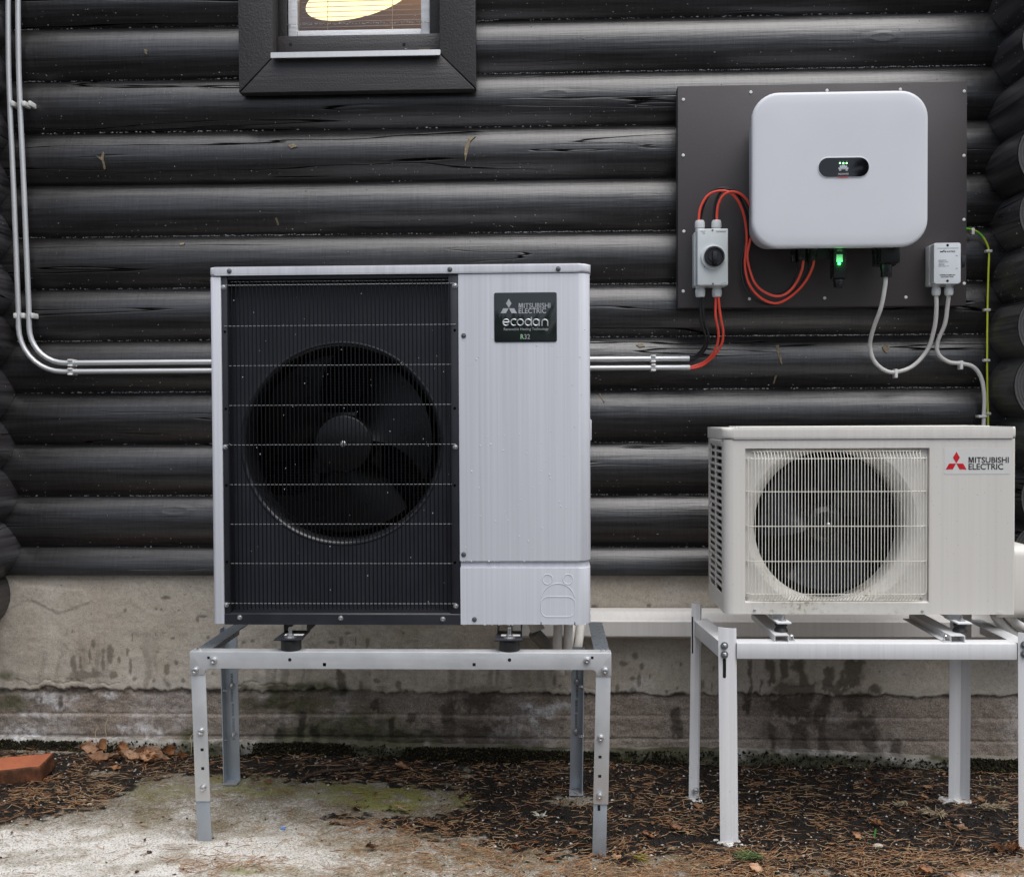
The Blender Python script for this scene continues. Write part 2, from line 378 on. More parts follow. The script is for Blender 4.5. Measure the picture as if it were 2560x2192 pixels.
# ------------------------------------------------------------------ mesh builder and scene tree
BASE = {}
def wloc(o):
    v = Vector((0, 0, 0))
    while o is not None: v = v+o.location; o = o.parent
    return v
def tag(o, label=None, cat=None, group=None, kind=None):
    if label: o['label'] = label
    if cat: o['category'] = cat
    if group: o['group'] = group
    if kind: o['kind'] = kind
    return o
def thing(name, loc, label, cat, group=None):
    o = bpy.data.objects.new(name, None); COL.objects.link(o); o.location = loc; o.empty_display_size = .05
    return tag(o, label, cat, group)
def link_mesh(name, me, parent=None, origin=None):
    """me is in world coordinates; the object's frame sits at its parent's place"""
    o = bpy.data.objects.new(name, me); COL.objects.link(o)
    if parent is not None:
        off = wloc(parent); o.parent = parent
        me.transform(Matrix.Translation(-off))
    else:
        co = np.empty(len(me.vertices)*3); me.vertices.foreach_get('co', co); co = co.reshape(-1, 3)
        c = origin or ((co[:, 0].min()+co[:, 0].max())/2, (co[:, 1].min()+co[:, 1].max())/2, co[:, 2].min())
        me.transform(Matrix.Translation(-Vector(c))); o.location = c
    return o
def place(name, me, parent, loc, rot=None, scale=None):
    o = bpy.data.objects.new(name, me); COL.objects.link(o); o.parent = parent
    o.location = Vector(loc)-(wloc(parent) if parent is not None else Vector((0, 0, 0)))
    if rot: o.rotation_euler = rot
    if scale: o.scale = (scale,)*3 if not hasattr(scale, '__len__') else scale
    return o

class MB:
    def __init__(s): s.bm = bmesh.new(); s.mi = 0
    def _fin(s, faces, bev=0, seg=2, edges=None):
        for f in faces: f.material_index = s.mi
        if bev > 0:
            es = edges if edges is not None else list({e for f in faces for e in f.edges})
            r = bmesh.ops.bevel(s.bm, geom=es, offset=bev, segments=seg, affect='EDGES', profile=.5, clamp_overlap=True)
            for f in r['faces']: f.material_index = s.mi
        return s
    def hexa(s, p, bev=0, seg=2):
        """eight corners: bottom four counter-clockwise then top four"""
        v = [s.bm.verts.new(q) for q in p]
        F = [s.bm.faces.new([v[i] for i in q]) for q in ((3, 2, 1, 0), (4, 5, 6, 7), (0, 1, 5, 4), (1, 2, 6, 5), (2, 3, 7, 6), (3, 0, 4, 7))]
        return s._fin(F, bev, seg)
    def box(s, x0, x1, y0, y1, z0, z1, bev=0, seg=2):
        x0, x1 = sorted((x0, x1)); y0, y1 = sorted((y0, y1)); z0, z1 = sorted((z0, z1))
        return s.hexa([(x0, y0, z0), (x1, y0, z0), (x1, y1, z0), (x0, y1, z0), (x0, y0, z1), (x1, y0, z1), (x1, y1, z1), (x0, y1, z1)], bev, seg)
    def extrude(s, pts, vec, bev=0, seg=2, front_only=False):
        """closed polygon pts (3D) swept by vec"""
        a = [s.bm.verts.new(p) for p in pts]; vec = Vector(vec); b = [s.bm.verts.new(Vector(p)+vec) for p in pts]; n = len(pts)
        F = []; F.append(s.bm.faces.new(a)); F.append(s.bm.faces.new(b[::-1]))
        for i in range(n): F.append(s.bm.faces.new((a[i], b[i], b[(i+1) % n], a[(i+1) % n])))
        es = list(F[0].edges) if front_only else (list(F[0].edges)+list(F[1].edges))
        s._fin(F, bev, seg, es if bev else None); bmesh.ops.recalc_face_normals(s.bm, faces=[f for f in F if f.is_valid]); return s
    def loft(s, rings, cap0=True, cap1=True):
        R = [[s.bm.verts.new(p) for p in r] for r in rings]; n = len(R[0]); F = []
        for a, b in zip(R[:-1], R[1:]):
            for i in range(n): F.append(s.bm.faces.new((a[i], a[(i+1) % n], b[(i+1) % n], b[i])))
        if cap0: F.append(s.bm.faces.new(R[0][::-1]))
        if cap1: F.append(s.bm.faces.new(R[-1]))
        bmesh.ops.recalc_face_normals(s.bm, faces=F)
        return s._fin(F)
    def grid(s, P):
        V = [[s.bm.verts.new(p) for p in row] for row in P]; F = []
        for a, b in zip(V[:-1], V[1:]):
            for i in range(len(a)-1): F.append(s.bm.faces.new((a[i], a[i+1], b[i+1], b[i])))
        return s._fin(F)
    def tube(s, pts, r, n=8, caps=True):
        pts = [Vector(p) for p in pts]; rings = []; rr = r if hasattr(r, '__len__') else [r]*len(pts)
        t0 = (pts[1]-pts[0]).normalized(); up = Vector((0, 0, 1)) if abs(t0.z) < .9 else Vector((1, 0, 0))
        nv = (up-t0*up.dot(t0)).normalized()
        for i, p in enumerate(pts):
            t = (pts[min(i+1, len(pts)-1)]-pts[max(i-1, 0)]).normalized()
            nv = (nv-t*nv.dot(t)).normalized(); b = t.cross(nv)
            rings.append([p+(nv*math.cos(a)+b*math.sin(a))*rr[i] for a in (2*math.pi*k/n for k in range(n))])
        return s.loft(rings, caps, caps)
    def cyl(s, p0, p1, r0, r1=None, n=18):
        return s.tube([p0, p1], [r0, r0 if r1 is None else r1], n)
    def lathe(s, prof, c, n=32, axis='y', caps=False):
        """prof: (radius, along) pairs about an axis through c"""
        rings = []
        for r, y in prof:
            ring = []
            for k in range(n):
                a = 2*math.pi*k/n; u, v = r*math.cos(a), r*math.sin(a)
                ring.append({'y': (c[0]+u, c[1]+y, c[2]+v), 'z': (c[0]+u, c[1]+v, c[2]+y), 'x': (c[0]+y, c[1]+u, c[2]+v)}[axis])
            rings.append(ring)
        return s.loft(rings, caps, caps)
    def plate_hole(s, x0, x1, z0, z1, cx, cz, r, y, n=64):
        angs = sorted([2*math.pi*k/n for k in range(n)]+[math.atan2(zz-cz, xx-cx) % (2*math.pi) for xx in (x0, x1) for zz in (z0, z1)])
        I, O = [], []
        for a in angs:
            c, q = math.cos(a), math.sin(a); t = 1e9
            if c > 1e-9: t = min(t, (x1-cx)/c)
            if c < -1e-9: t = min(t, (x0-cx)/c)
            if q > 1e-9: t = min(t, (z1-cz)/q)
            if q < -1e-9: t = min(t, (z0-cz)/q)
            I.append(s.bm.verts.new((cx+r*c, y, cz+r*q))); O.append(s.bm.verts.new((cx+t*c, y, cz+t*q)))
        m = len(angs); F = [s.bm.faces.new((I[i], O[i], O[(i+1) % m], I[(i+1) % m])) for i in range(m)]
        return s._fin(F)
    def ball(s, c, r, sub=2, sc=(1, 1, 1)):
        r_ = bmesh.ops.create_icosphere(s.bm, subdivisions=sub, radius=r)
        for v in r_['verts']: v.co = Vector((v.co.x*sc[0]+c[0], v.co.y*sc[1]+c[1], v.co.z*sc[2]+c[2]))
        for f in {f for v in r_['verts'] for f in v.link_faces}: f.material_index = s.mi
        return s
    def mesh(s, name, mats, smooth=True, angle=35):
        me = bpy.data.meshes.new(name); s.bm.to_mesh(me); s.bm.free()
        for m in (mats if isinstance(mats, (list, tuple)) else [mats]): me.materials.append(MAT[m])
        if smooth:
            me.polygons.foreach_set('use_smooth', [True]*len(me.polygons)); me.set_sharp_from_angle(angle=R_(angle))
        return me
    def build(s, name, mats, parent=None, smooth=True, angle=35):
        return link_mesh(name, s.mesh(name, mats, smooth, angle), parent)

def rrect(x0, x1, z0, z1, r, seg=6):
    rs = r if hasattr(r, '__len__') else (r,)*4; out = []     # corner radii: bottom-left, bottom-right, top-right, top-left
    for (cx, cz, a0), q in zip(((x0+rs[0], z0+rs[0], 180), (x1-rs[1], z0+rs[1], 270), (x1-rs[2], z1-rs[2], 0), (x0+rs[3], z1-rs[3], 90)), rs):
        for k in range(seg+1):
            a = R_(a0+90*k/seg); out.append((cx+q*math.cos(a), cz+q*math.sin(a)))
    return out
def xz(out, y): return [(a, y, b) for a, b in out]
def xy(out, z): return [(a, b, z) for a, b in out]
def spline(P, m=8):
    P = [np.array(p, float) for p in P]; P = [2*P[0]-P[1]]+P+[2*P[-1]-P[-2]]; out = []
    for i in range(1, len(P)-2):
        for k in range(m):
            t = k/m; a, b, c, d = P[i-1:i+3]
            out.append(.5*((2*b)+(-a+c)*t+(2*a-5*b+4*c-d)*t*t+(-a+3*b-3*c+d)*t**3))
    out.append(P[-2]); return [tuple(p) for p in out]

def text_mesh(body, x0, x1, z0, z1, y, mat, weight=0.0):
    cu = bpy.data.curves.new("text", 'FONT'); cu.body = body; cu.size = 1; cu.offset = weight; cu.extrude = .02; cu.resolution_u = 4
    ob = bpy.data.objects.new("text", cu); COL.objects.link(ob); bpy.context.view_layer.update()
    me = bpy.data.meshes.new_from_object(ob); COL.objects.unlink(ob); bpy.data.objects.remove(ob); bpy.data.curves.remove(cu)
    co = np.empty(len(me.vertices)*3); me.vertices.foreach_get('co', co); co = co.reshape(-1, 3)
    mn, mx = co.min(0), co.max(0)
    q = np.empty_like(co)
    q[:, 0] = x0+(co[:, 0]-mn[0])/(mx[0]-mn[0])*(x1-x0); q[:, 2] = z0+(co[:, 1]-mn[1])/(mx[1]-mn[1])*(z1-z0)
    q[:, 1] = y-(co[:, 2]-mn[2])/(mx[2]-mn[2])*.0004
    me.vertices.foreach_set('co', q.ravel()); me.materials.clear(); me.materials.append(MAT[mat]); me.update(); return me
def lettering(body, box, Y, mat, parent, weight=.0, name='lettering'):
    (a, d), (b, c) = at(box[0], box[1], Y), at(box[2], box[3], Y)
    return link_mesh(name, text_mesh(body, a, b, c, d, Y, mat, weight), parent)
def flat_shapes(name, polys, Y, mat, parent, th=.0004):
    m = MB()
    for P in polys: m.extrude([(*at(px, py, Y)[:1], Y-th, at(px, py, Y)[1]) for px, py in P], (0, th, 0))
    return m.build(name, mat, parent, smooth=False)

def np_mesh(name, verts, faces, mats, attrs=None, smooth=True):
    """faces: (n, k) index array with constant k"""
    me = bpy.data.meshes.new(name); nf, k = faces.shape
    me.vertices.add(len(verts)); me.vertices.foreach_set('co', np.ascontiguousarray(verts, dtype=np.float32).ravel())
    me.loops.add(nf*k); me.loops.foreach_set('vertex_index', np.ascontiguousarray(faces, dtype=np.int32).ravel())
    me.polygons.add(nf); me.polygons.foreach_set('loop_start', np.arange(0, nf*k, k, dtype=np.int32))
    me.update(calc_edges=True); me.validate()
    if smooth: me.polygons.foreach_set('use_smooth', np.ones(nf, dtype=bool))
    for m in mats: me.materials.append(MAT[m])
    for a, v in (attrs or {}).items():
        at_ = me.attributes.new(a, 'FLOAT', 'POINT'); at_.data.foreach_set('value', np.ascontiguousarray(v, dtype=np.float32).ravel())
    return me
def grid_faces(nr, nc, flip=False):
    i = np.arange(nr-1)[:, None]*nc+np.arange(nc-1)[None, :]; i = i.ravel()
    f = np.stack([i, i+1, i+nc+1, i+nc], 1); return f[:, ::-1] if flip else f

# screws and bolts: shared meshes, axis -Y (facing out of the wall)
def screw_mesh(name, r, mat, h=.5, washer=0):
    m = MB()
    if washer: m.lathe([(washer, 0), (washer, -.001), (washer*.55, -.0012)], (0, 0, 0), 14)
    m.lathe([(r, .001), (r, -h*r*.5), (r*.8, -h*r*.95), (r*.45, -h*r*1.1), (r*.38, -h*r*.75), (.0002, -h*r*.7)], (0, 0, 0), 12)
    return m.mesh(name, mat)
SC = {'zinc': screw_mesh("screw", .0055, 'screw', .8, .0075), 'small': screw_mesh("screw_small", .0042, 'screw', .9),
      'dark': screw_mesh("screw_dark", .005, 'screw_dark', .7, .0068), 'board': screw_mesh("screw_board", .0052, 'clip', .35),
      'dome': screw_mesh("bolt_dome", .0095, 'screw', .9), 'nut': None}
m = MB(); m.lathe([(.0105, 0), (.0105, -.002)], (0, 0, 0), 16, caps=True); m.lathe([(.0075, -.002), (.0075, -.008), (.006, -.009)], (0, 0, 0), 6, caps=True); m.lathe([(.004, -.009), (.004, -.014), (.003, -.015)], (0, 0, 0), 10, caps=True)
SC['nut'] = m.mesh("nut", 'nut')
def screw(kind, parent, x, y, z, name='screw', rot=None): return place(name, SC[kind], parent, (x, y, z), rot)

# ------------------------------------------------------------------ ground
PTS = np.array([(-.944, -.73, .004), (.135, -.73, -.027), (-.99, -.327, .031), (.085, -.327, .008), (.5, -.62, -.034), (.455, -.28, -.027), (1.27, -.28, -.026),
                (1.32, -.62, -.043), (-1.92, 0, .018), (-1.13, 0, -.012), (-.24, 0, -.020), (1.6, 0, -.045), (-1.7, -.36, .020), (-1.9, -1.0, .0), (1.8, -1.0, -.04), (0, -1.1, -.02), (-3, -2, 0), (3, -2, -.04), (0, -3, -.02), (3, 0, -.05), (-3, 0, .02)])
def gz(x, y):
    x = np.asarray(x, float); y = np.asarray(y, float); w = 0; s = 0
    for px, py, pz in PTS:
        q = 1/((x-px)**2+(y-py)**2+.03)**1.5; w = w+q; s = s+q*pz
    return s/w
def poly_g(P): return [gp(a, b) for a, b in P]
SOIL_A = poly_g([(-900, 1895), (480, 1900), (478, 1952), (360, 1962), (330, 1988), (256, 2024), (160, 2055), (0, 2088), (-900, 2240)])
SOIL_B = poly_g([(440, 1890), (1180, 1890), (1180, 1970), (900, 1962), (760, 1976), (620, 1962), (440, 1955)])
SOIL_C = poly_g([(1150, 1890), (3600, 1890), (3600, 2110), (2560, 2122), (2450, 2150), (2250, 2185), (2000, 2160), (1800, 2178), (1690, 2126), (1560, 2150), (1330, 2120), (1080, 2085), (820, 2060), (840, 2040), (1100, 2044), (1180, 2026)])
def ell(x, y, px, py, rx, ry):
    cx, cy = gp(px, py); ax = abs(gp(px+rx, py)[0]-cx); ay = abs(gp(px, py+ry)[1]-cy)
    return np.sqrt(((x-cx)/ax)**2+((y-cy)/ay)**2)
def gmasks(x, y):
    n = fbm(x*9, y*13, 3)-.5; n2 = fbm(x*40, y*55, 9)-.5
    sd = np.minimum(np.minimum(sdpoly(x, y, SOIL_A), sdpoly(x, y, SOIL_B)), sdpoly(x, y, SOIL_C))
    soil = sstep(.008, -.010, sd+n*.11+n2*.13)
    for px, py, rx, ry in ((1420, 2008, 48, 10), (1690, 2140, 70, 20), (2530, 2165, 110, 26), (1010, 2016, 40, 9), (258, 1952, 24, 8)):
        soil = soil*(1-.9*sstep(1.25, .7, ell(x, y, px, py, rx, ry)+n*1.6+n2))
    moss = np.maximum(sstep(1.3, .5, ell(x, y, 930, 2000, 250, 34)+n*1.5), .7*sstep(1.4, .4, ell(x, y, 620, 1988, 150, 30)+n*1.5))
    moss = np.maximum(moss, .5*sstep(1.4, .3, ell(x, y, 420, 2000, 120, 30)+n*1.3))
    moss = np.maximum(moss, .8*sstep(1.3, .5, ell(x, y, 640, 2185, 110, 16)+n*1.5))
    soil = soil*(1-.85*sstep(1.0, .45, ell(x, y, 950, 2003, 190, 18)+n*1.5))
    moss = 1.15*moss*sstep(.32, .52, fbm(x*26, y*36, 14))*(.55+.6*fbm(x*90, y*110, 15))
    gr = sstep(.30, .0, sd+n*.12)*.75+.25*sstep(.45, .65, fbm(x*6, y*9, 31))
    gr = np.maximum(gr, .6*sstep(700, 1500, (x-gp(700, 2150)[0])*900+700)*(y < -.45))
    bright = sstep(1.6, .4, ell(x, y, 520, 2120, 420, 55)+n*1.2)
    gr = np.clip(gr*(1-.75*bright), 0, 1); global PALE
    PALE = np.clip(sstep(-.62, -.74, y+.10*n+.05*n2)*sstep(gp(1000, 2150)[0], gp(500, 2150)[0], x)*(.35+.9*sstep(.40, .60, fbm(x*7, y*12, 16)))+sstep(1.3, .5, ell(x, y, 2480, 2175, 120, 22)+n), 0, 1)
    far = np.maximum(sstep(-1.02, -1.35, y), np.maximum(sstep(2.2, 3.0, x), sstep(-2.3, -3.2, x))); soil = np.maximum(soil, far)
    return soil, moss, gr
def axis_pts(lo, hi, step, far):
    inner = np.arange(lo, hi+step/2, step); out = []; d = step; p = 0
    while p < far: d *= 1.28; p += d; out.append(p)
    out = np.array(out); return np.concatenate([lo-out[::-1], inner, hi+out])
gx = axis_pts(-2.1, 1.9, .0062, 400); gy = np.concatenate([axis_pts(-1.25, .06, .0062, 400)])
GX, GY = np.meshgrid(gx, gy)
so, mo, gr_ = gmasks(GX, GY); pale_ = PALE*1.0
near = sstep(3.0, 1.5, np.hypot(GX, GY+.5))
GZ = gz(GX, GY)+near*(so*((fbm(GX*38, GY*38, 5)-.45)*.020+(fbm(GX*120, GY*120, 6)-.5)*.007)+(1-so)*((fbm(GX*16, GY*16, 8)-.5)*.006+(fbm(GX*130, GY*130, 11)-.5)*.0025))
GZ = GZ-.06*sstep(.03, .3, GY)
me = np_mesh("ground", np.stack([GX, GY, GZ], -1).reshape(-1, 3), grid_faces(len(gy), len(gx)), ['ground'], dict(soil=so, moss=mo, grime=gr_, pale=pale_))
g = link_mesh("ground", me, None, origin=(0, 0, 0)); tag(g, "wet yard ground of pale worn concrete and dark soil", "ground", kind='structure')

# ------------------------------------------------------------------ the log house
cabin = thing("log_cabin", (0, .12, 0), "black painted log house wall standing on a stained concrete plinth", "house")
LR, LP = .120, .1808
def joint(k): return 2.522-LP*k
XL, XR = -2.12, 1.74
def log_mesh(x0, x1, cz, seed, half=False):
    n, segs = 30, max(8, int((x1-x0)/.05)); xs = np.linspace(x0, x1, segs+1)
    a0, a1 = (-math.pi, math.pi) if not half else (R_(-3), R_(183))
    th = np.linspace(a0, a1, n+1)
    X = xs[:, None]+0*th[None, :]
    rad = LR*(1+.016*(fbm(xs*1.1+seed*9.1, xs*0+seed, seed)[:, None]-.5)+.010*(fbm(X*3+seed, np.cos(th)[None, :]*2+X*0, seed+3)-.5))
    Yc = np.where(True, LR, 0)-rad*np.cos(th-math.pi/2+math.pi/2)[None, :] if not half else LR-rad*np.cos(th)[None, :]
    Zc = cz+rad*np.sin(th)[None, :]
    v = np.stack([X, Yc, Zc], -1).reshape(-1, 3)
    return np_mesh("log", v, grid_faces(segs+1, n+1, flip=True), ['log'])
k = 0
for i in range(-4, 12):
    cz = joint(i)+LP/2
    spans = [(XL, XR)]
    if cz > 2.36: spans = [(XL, -.925), (-.345, XR)]
    for a, b in spans:
        link_mesh("log", log_mesh(a, b, cz+(.004 if i == 11 else 0), i+20, half=(i == 11)), cabin); k += 1
# cross logs at both corners
def cross_log(cx, cz, y0, y1, seed):
    n, segs = 30, 14; ys = np.linspace(y0, y1, segs+1); th = np.linspace(-math.pi, math.pi, n+1)
    Yg = ys[:, None]+0*th[None, :]; rad = .121*(1+.02*(fbm(ys*3+seed, ys*0, seed)[:, None]-.5)+.015*(fbm(Yg*5, np.cos(th)[None, :]*1.5+seed+Yg*0, seed)-.5))
    v = np.stack([cx+rad*np.cos(th)[None, :], Yg, cz+rad*np.sin(th)[None, :]], -1).reshape(-1, 3)
    o = link_mesh("corner_log", np_mesh("corner_log", v, grid_faces(segs+1, n+1, flip=True), ['xlog']), cabin)
    m = MB(); c = .121; ring = [(cx+c*.985*math.cos(t), y0-.002, cz+c*.985*math.sin(t)) for t in np.linspace(0, 2*math.pi, 30, endpoint=False)]
    m.loft([[(p[0], y0+.004, p[2]) for p in ring], ring, [(cx+(p[0]-cx)*.5, y0-.003, cz+(p[2]-cz)*.5) for p in ring]], True, True)
    e = m.mesh("end_face", 'end'); off = Vector((cx, 0, cz)); e.transform(Matrix.Translation(-off))
    eo = bpy.data.objects.new("end_face", e); COL.objects.link(eo); eo.parent = o; eo.location = off-wloc(o)
for i in range(-3, 11):
    z = joint(i)+.004*math.sin(i*2.3)
    jx = .012*math.sin(i*1.7)
    cross_log(1.612+jx, z, -.20+.03*math.sin(i*2.1), .5, 60+i)
    cross_log(-1.984+.008*math.sin(i*1.3+1), z, -.42+.02*math.sin(i*1.9), .5, 90+i)
# half logs under the corners
cross_log(1.612, joint(11)+.02, -.18, .5, 140); cross_log(-2.006, joint(11)+.02, -.40, .5, 141)
# pale fibre and drip flecks in the joints: countless bits, one part
V, Fc = [], []
def fleck(x, y, z, sx, sz):
    b = len(V); d = .0016
    for dx, dy, dz in ((-sx, 0, 0), (0, -d, -sz), (sx, 0, 0), (0, -d, sz), (0, d, 0)): V.append((x+dx, y+dy, z+dz+RNG.normal(0, .0004)))
    Fc.extend([(b, b+1, b+4), (b+1, b+2, b+4), (b, b+3, b+1), (b+3, b+2, b+1)])
dens = {0: .7, 1: 1.0, 2: .35, 3: .06, 4: 1.0, 5: .75, 6: .9, 7: .75, 8: .3, 9: .45, 10: .12}
for i in range(0, 11):
    c = joint(i)+LP/2
    for x in np.arange(-1.86, 1.48, .0065):
        if RNG.random() > dens[i]*(.4+1.5*sstep(.38, .62, fbm(np.array([x*3.1]), np.array([i*7.7]), 50)))[0]: continue
        a = R_(-48.0+RNG.normal(0, .5)); r = LR*1.004
        fleck(x+RNG.normal(0, .002), LR-r*math.cos(a), c+r*math.sin(a), abs(RNG.normal(.0026, .0018))+.0009, abs(RNG.normal(.0013, .0006))+.0005)
    for _ in range(110):
        x = RNG.uniform(-1.85, 1.46); a = R_(RNG.uniform(-42, -18)) if RNG.random() < .8 else R_(RNG.uniform(-10, 40)); r = LR*1.004
        fleck(x, LR-r*math.cos(a), c+r*math.sin(a), abs(RNG.normal(.0013, .0010))+.0004, abs(RNG.normal(.0007, .0005))+.0003)
for sgn, cxx, y0 in ((-1, 1.612, -.19), (1, -1.984, -.40)):
    for i in range(-1, 10):
        for _ in range(26):
            a = R_(RNG.uniform(-60, 60)); r = .1215; yy = RNG.uniform(y0, .02); b = len(V)
            x, z = cxx+sgn*r*math.cos(a), joint(i)+.004*math.sin(i*2.3)+r*math.sin(a); q = abs(RNG.normal(.0012, .0009))+.0004
            V.extend([(x, yy-q, z), (x+sgn*.0015, yy, z-q*.7), (x, yy+q, z), (x+sgn*.0015, yy, z+q*.7), (x-sgn*.002, yy, z)]); Fc.extend([(b, b+1, b+4), (b+1, b+2, b+4), (b, b+3, b+1), (b+3, b+2, b+1)])
o = link_mesh("joint_fibre", np_mesh("joint_fibre", np.array(V), np.array(Fc), ['filler'], smooth=False), cabin); o['kind'] = 'stuff'
# bare scars and resin runs on the logs
def on_log(px, py):
    x, z = at(px, py, .015)
    for i in range(-2, 12):
        if joint(i) <= z < joint(i-1):
            s = (z-joint(i)-LP/2)/LR; return x, LR-LR*1.012*math.sqrt(max(.05, 1-s*s)), z
    return x, .015, z
def scar(pts, name="bare_scar"):
    m = MB(); P = []
    for px, py in pts:
        x, y, z = on_log(px, py); P.append((x, y-.0022, z))
    m.extrude(P, (0, .003, 0)); m.build(name, 'resin', cabin, smooth=False)
scar([(246, 393), (258, 397), (263, 383), (266, 388), (264, 400), (267, 424), (263, 427), (260, 405)])
scar([(1163, 370), (1172, 348), (1190, 342), (1176, 356), (1168, 392), (1164, 408), (1162, 390)])
scar([(366, 128), (374, 130), (372, 141), (367, 138)]); scar([(722, 366), (738, 362), (746, 370), (730, 374)])
scar([(449, 608), (462, 606), (460, 612), (452, 613)]); scar([(1590, 862), (1606, 858), (1612, 866), (1598, 868)])
scar([(1938, 865), (1946, 862), (1950, 894), (1953, 914), (1947, 904)]); scar([(1498, 985), (1500, 982), (1511, 1004), (1509, 1006)], "fallen_needle")
scar([(2203, 866), (2214, 862), (2222, 870), (2214, 884), (2206, 876)]); scar([(690, 548), (694, 546), (698, 562), (694, 564)])
scar([(1936, 940), (1941, 938), (1937, 958), (1934, 960)])

# window
win = bpy.data.objects.new("window", None); COL.objects.link(win); win.parent = cabin; win.location = Vector((-.637, 0, 2.27))-wloc(cabin)
WT = 3.30; cy0, cy1 = -.046, -.008
def wpart(m, name, mat, **k): return m.build(name, mat, win, **k)
m = MB(); m.extrude([(-1.038, cy0, WT), (-1.038, cy0, 2.267), (-.9195, cy0, 2.3855), (-.9195, cy0, WT)], (0, cy1-cy0, 0), .003); wpart(m, "casing_board", 'casing_z')
m = MB(); m.extrude([(-.235, cy0, 2.267), (-.235, cy0, WT), (-.3555, cy0, WT), (-.3555, cy0, 2.3855)], (0, cy1-cy0, 0), .003); wpart(m, "casing_board", 'casing_z')
m = MB(); m.extrude([(-1.036, cy0+.002, 2.2645), (-.237, cy0+.002, 2.2645), (-.3565, cy0+.002, 2.3845), (-.9185, cy0+.002, 2.3845)], (0, cy1-cy0, 0), .003); wpart(m, "casing_board", 'casing_x')
m = MB(); m.box(-1.038, -.235, cy0, cy1, WT+.002, WT+.12, .003); wpart(m, "casing_board", 'casing_x')
for x0, x1 in ((-.9195, -.8935), (-.3965, -.3555)):
    m = MB(); m.box(x0, x1, .028, .20, 2.46, WT, .002); wpart(m, "jamb", 'casing_z')
for x0, x1 in ((-.9235, -.9198), (-.3552, -.3515)):
    m = MB(); m.box(x0, x1, -.007, .20, 2.39, WT, .001); wpart(m, "reveal", 'casing_z')
m = MB(); m.box(-.9190, -.3560, .012, .20, 2.3990, 2.4735, .002); sillb = wpart(m, "sill_rail", 'casing_x')
for px in (726, 1010): m = MB(); a = at(px, 112, .011); m.lathe([(.006, 0), (.006, .001)], (a[0], .0112, a[1]), 10, caps=True); wpart(m, "plug_hole", 'hole')
m = MB(); a = at(1047, 126, .0095); m.box(a[0], a[0]+.038, .009, .0115, a[1]-.004, a[1]+.004, .0015); wpart(m, "bare_patch", 'resin')
m = MB(); m.extrude([(-.923, .010, 2.3975), (-.923, -.066, 2.390), (-.923, -.068, 2.3715), (-.923, -.062, 2.3715), (-.923, -.060, 2.385), (-.923, .010, 2.391)], (.571, 0, 0), .0008); wpart(m, "sill_flashing", 'white_metal')
SX0, SX1, SZ0 = -.8915, -.3985, 2.4755; fw = .031
for nm, b in (("sash_stile", (SX0, SX0+fw, SZ0, WT)), ("sash_stile", (SX1-fw, SX1, SZ0, WT)), ("sash_rail", (SX0+fw+.0005, SX1-fw-.0005, SZ0, SZ0+.029)), ("sash_rail", (SX0+fw+.0005, SX1-fw-.0005, WT-.03, WT))):
    m = MB(); m.box(b[0], b[1], .045, .085, b[2], b[3], .004); wpart(m, nm, 'white_wood')
m = MB(); m.box(SX0+fw-.004, SX1-fw+.004, .0600, .0640, SZ0+.024, WT-.025); wpart(m, "pane", 'glass', smooth=False)
zt = 2.499
me = None
for j in range(22):
    m = MB(); z = zt+.0175*j; t = R_(17.5)
    x0, x1 = SX0+fw+.004, SX1-fw-.004; dz = .0105*math.sin(t); dy = .0105*math.cos(t); tilt = .004
    m.hexa([(x0, .098-dy, z-dz), (x1, .098-dy, z-dz+tilt), (x1, .098+dy, z+dz+tilt), (x0, .098+dy, z+dz), (x0, .098-dy, z-dz+.0007), (x1, .098-dy, z-dz+.0007+tilt), (x1, .098+dy, z+dz+.0007+tilt), (x0, .098+dy, z+dz+.0007)])
    wpart(m, "blind_slat", 'slat', smooth=False)
for px in (819, 981):
    a = at(px, 40, .085); m = MB(); m.tube(spline([(a[0], .086, 3.0), (a[0]+.001, .086, 2.62), (a[0]-.001, .086, 2.55), (a[0]+.001, .086, 2.485)], 5), .0011, 6); wpart(m, "blind_cord", 'cord')
m = MB()
rx0, rx1, ry0, ry1, rz0, rz1 = -2.2, 1.2, .245, 3.2, 1.6, 3.4
m.grid([[(rx0, ry1, rz0), (rx1, ry1, rz0)], [(rx0, ry1, rz1), (rx1, ry1, rz1)]]); m.grid([[(rx0, ry0, rz0), (rx0, ry1, rz0)], [(rx0, ry0, rz1), (rx0, ry1, rz1)]])
m.grid([[(rx1, ry0, rz0), (rx1, ry1, rz0)], [(rx1, ry0, rz1), (rx1, ry1, rz1)]]); m.grid([[(rx0, ry0, rz0), (rx1, ry0, rz0)], [(rx0, ry1, rz0), (rx1, ry1, rz0)]]); m.grid([[(rx0, ry0, rz1), (rx1, ry0, rz1)], [(rx0, ry1, rz1), (rx1, ry1, rz1)]])
m.build("room_lining", 'wood', cabin, smooth=False)
la = at(900, -8, .9)
m = MB(); m.ball((0, 0, 0), .241, 4, (1, .5, .29)); shade = m.mesh("pendant_shade", 'lamp'); shade.transform(Matrix.Rotation(R_(-14), 4, 'Y'))
lamp = thing("pendant_lamp", (la[0], .9, la[1]), "glowing oval lamp seen through the window blind", "lamp")
place("shade", shade, lamp, (la[0], .9, la[1])); m = MB(); m.cyl((la[0], .9, la[1]+.10), (la[0], .9, 3.39), .004); m.build("flex", 'cord', lamp)

pl = bpy.data.lights.new('pendant_bulb', 'POINT'); pl.energy = 60; pl.color = (1, .74, .42); pl.shadow_soft_size = .08; plo = bpy.data.objects.new('pendant_bulb', pl); COL.objects.link(plo); plo.parent = lamp; plo.location = (.30, .55, .35)
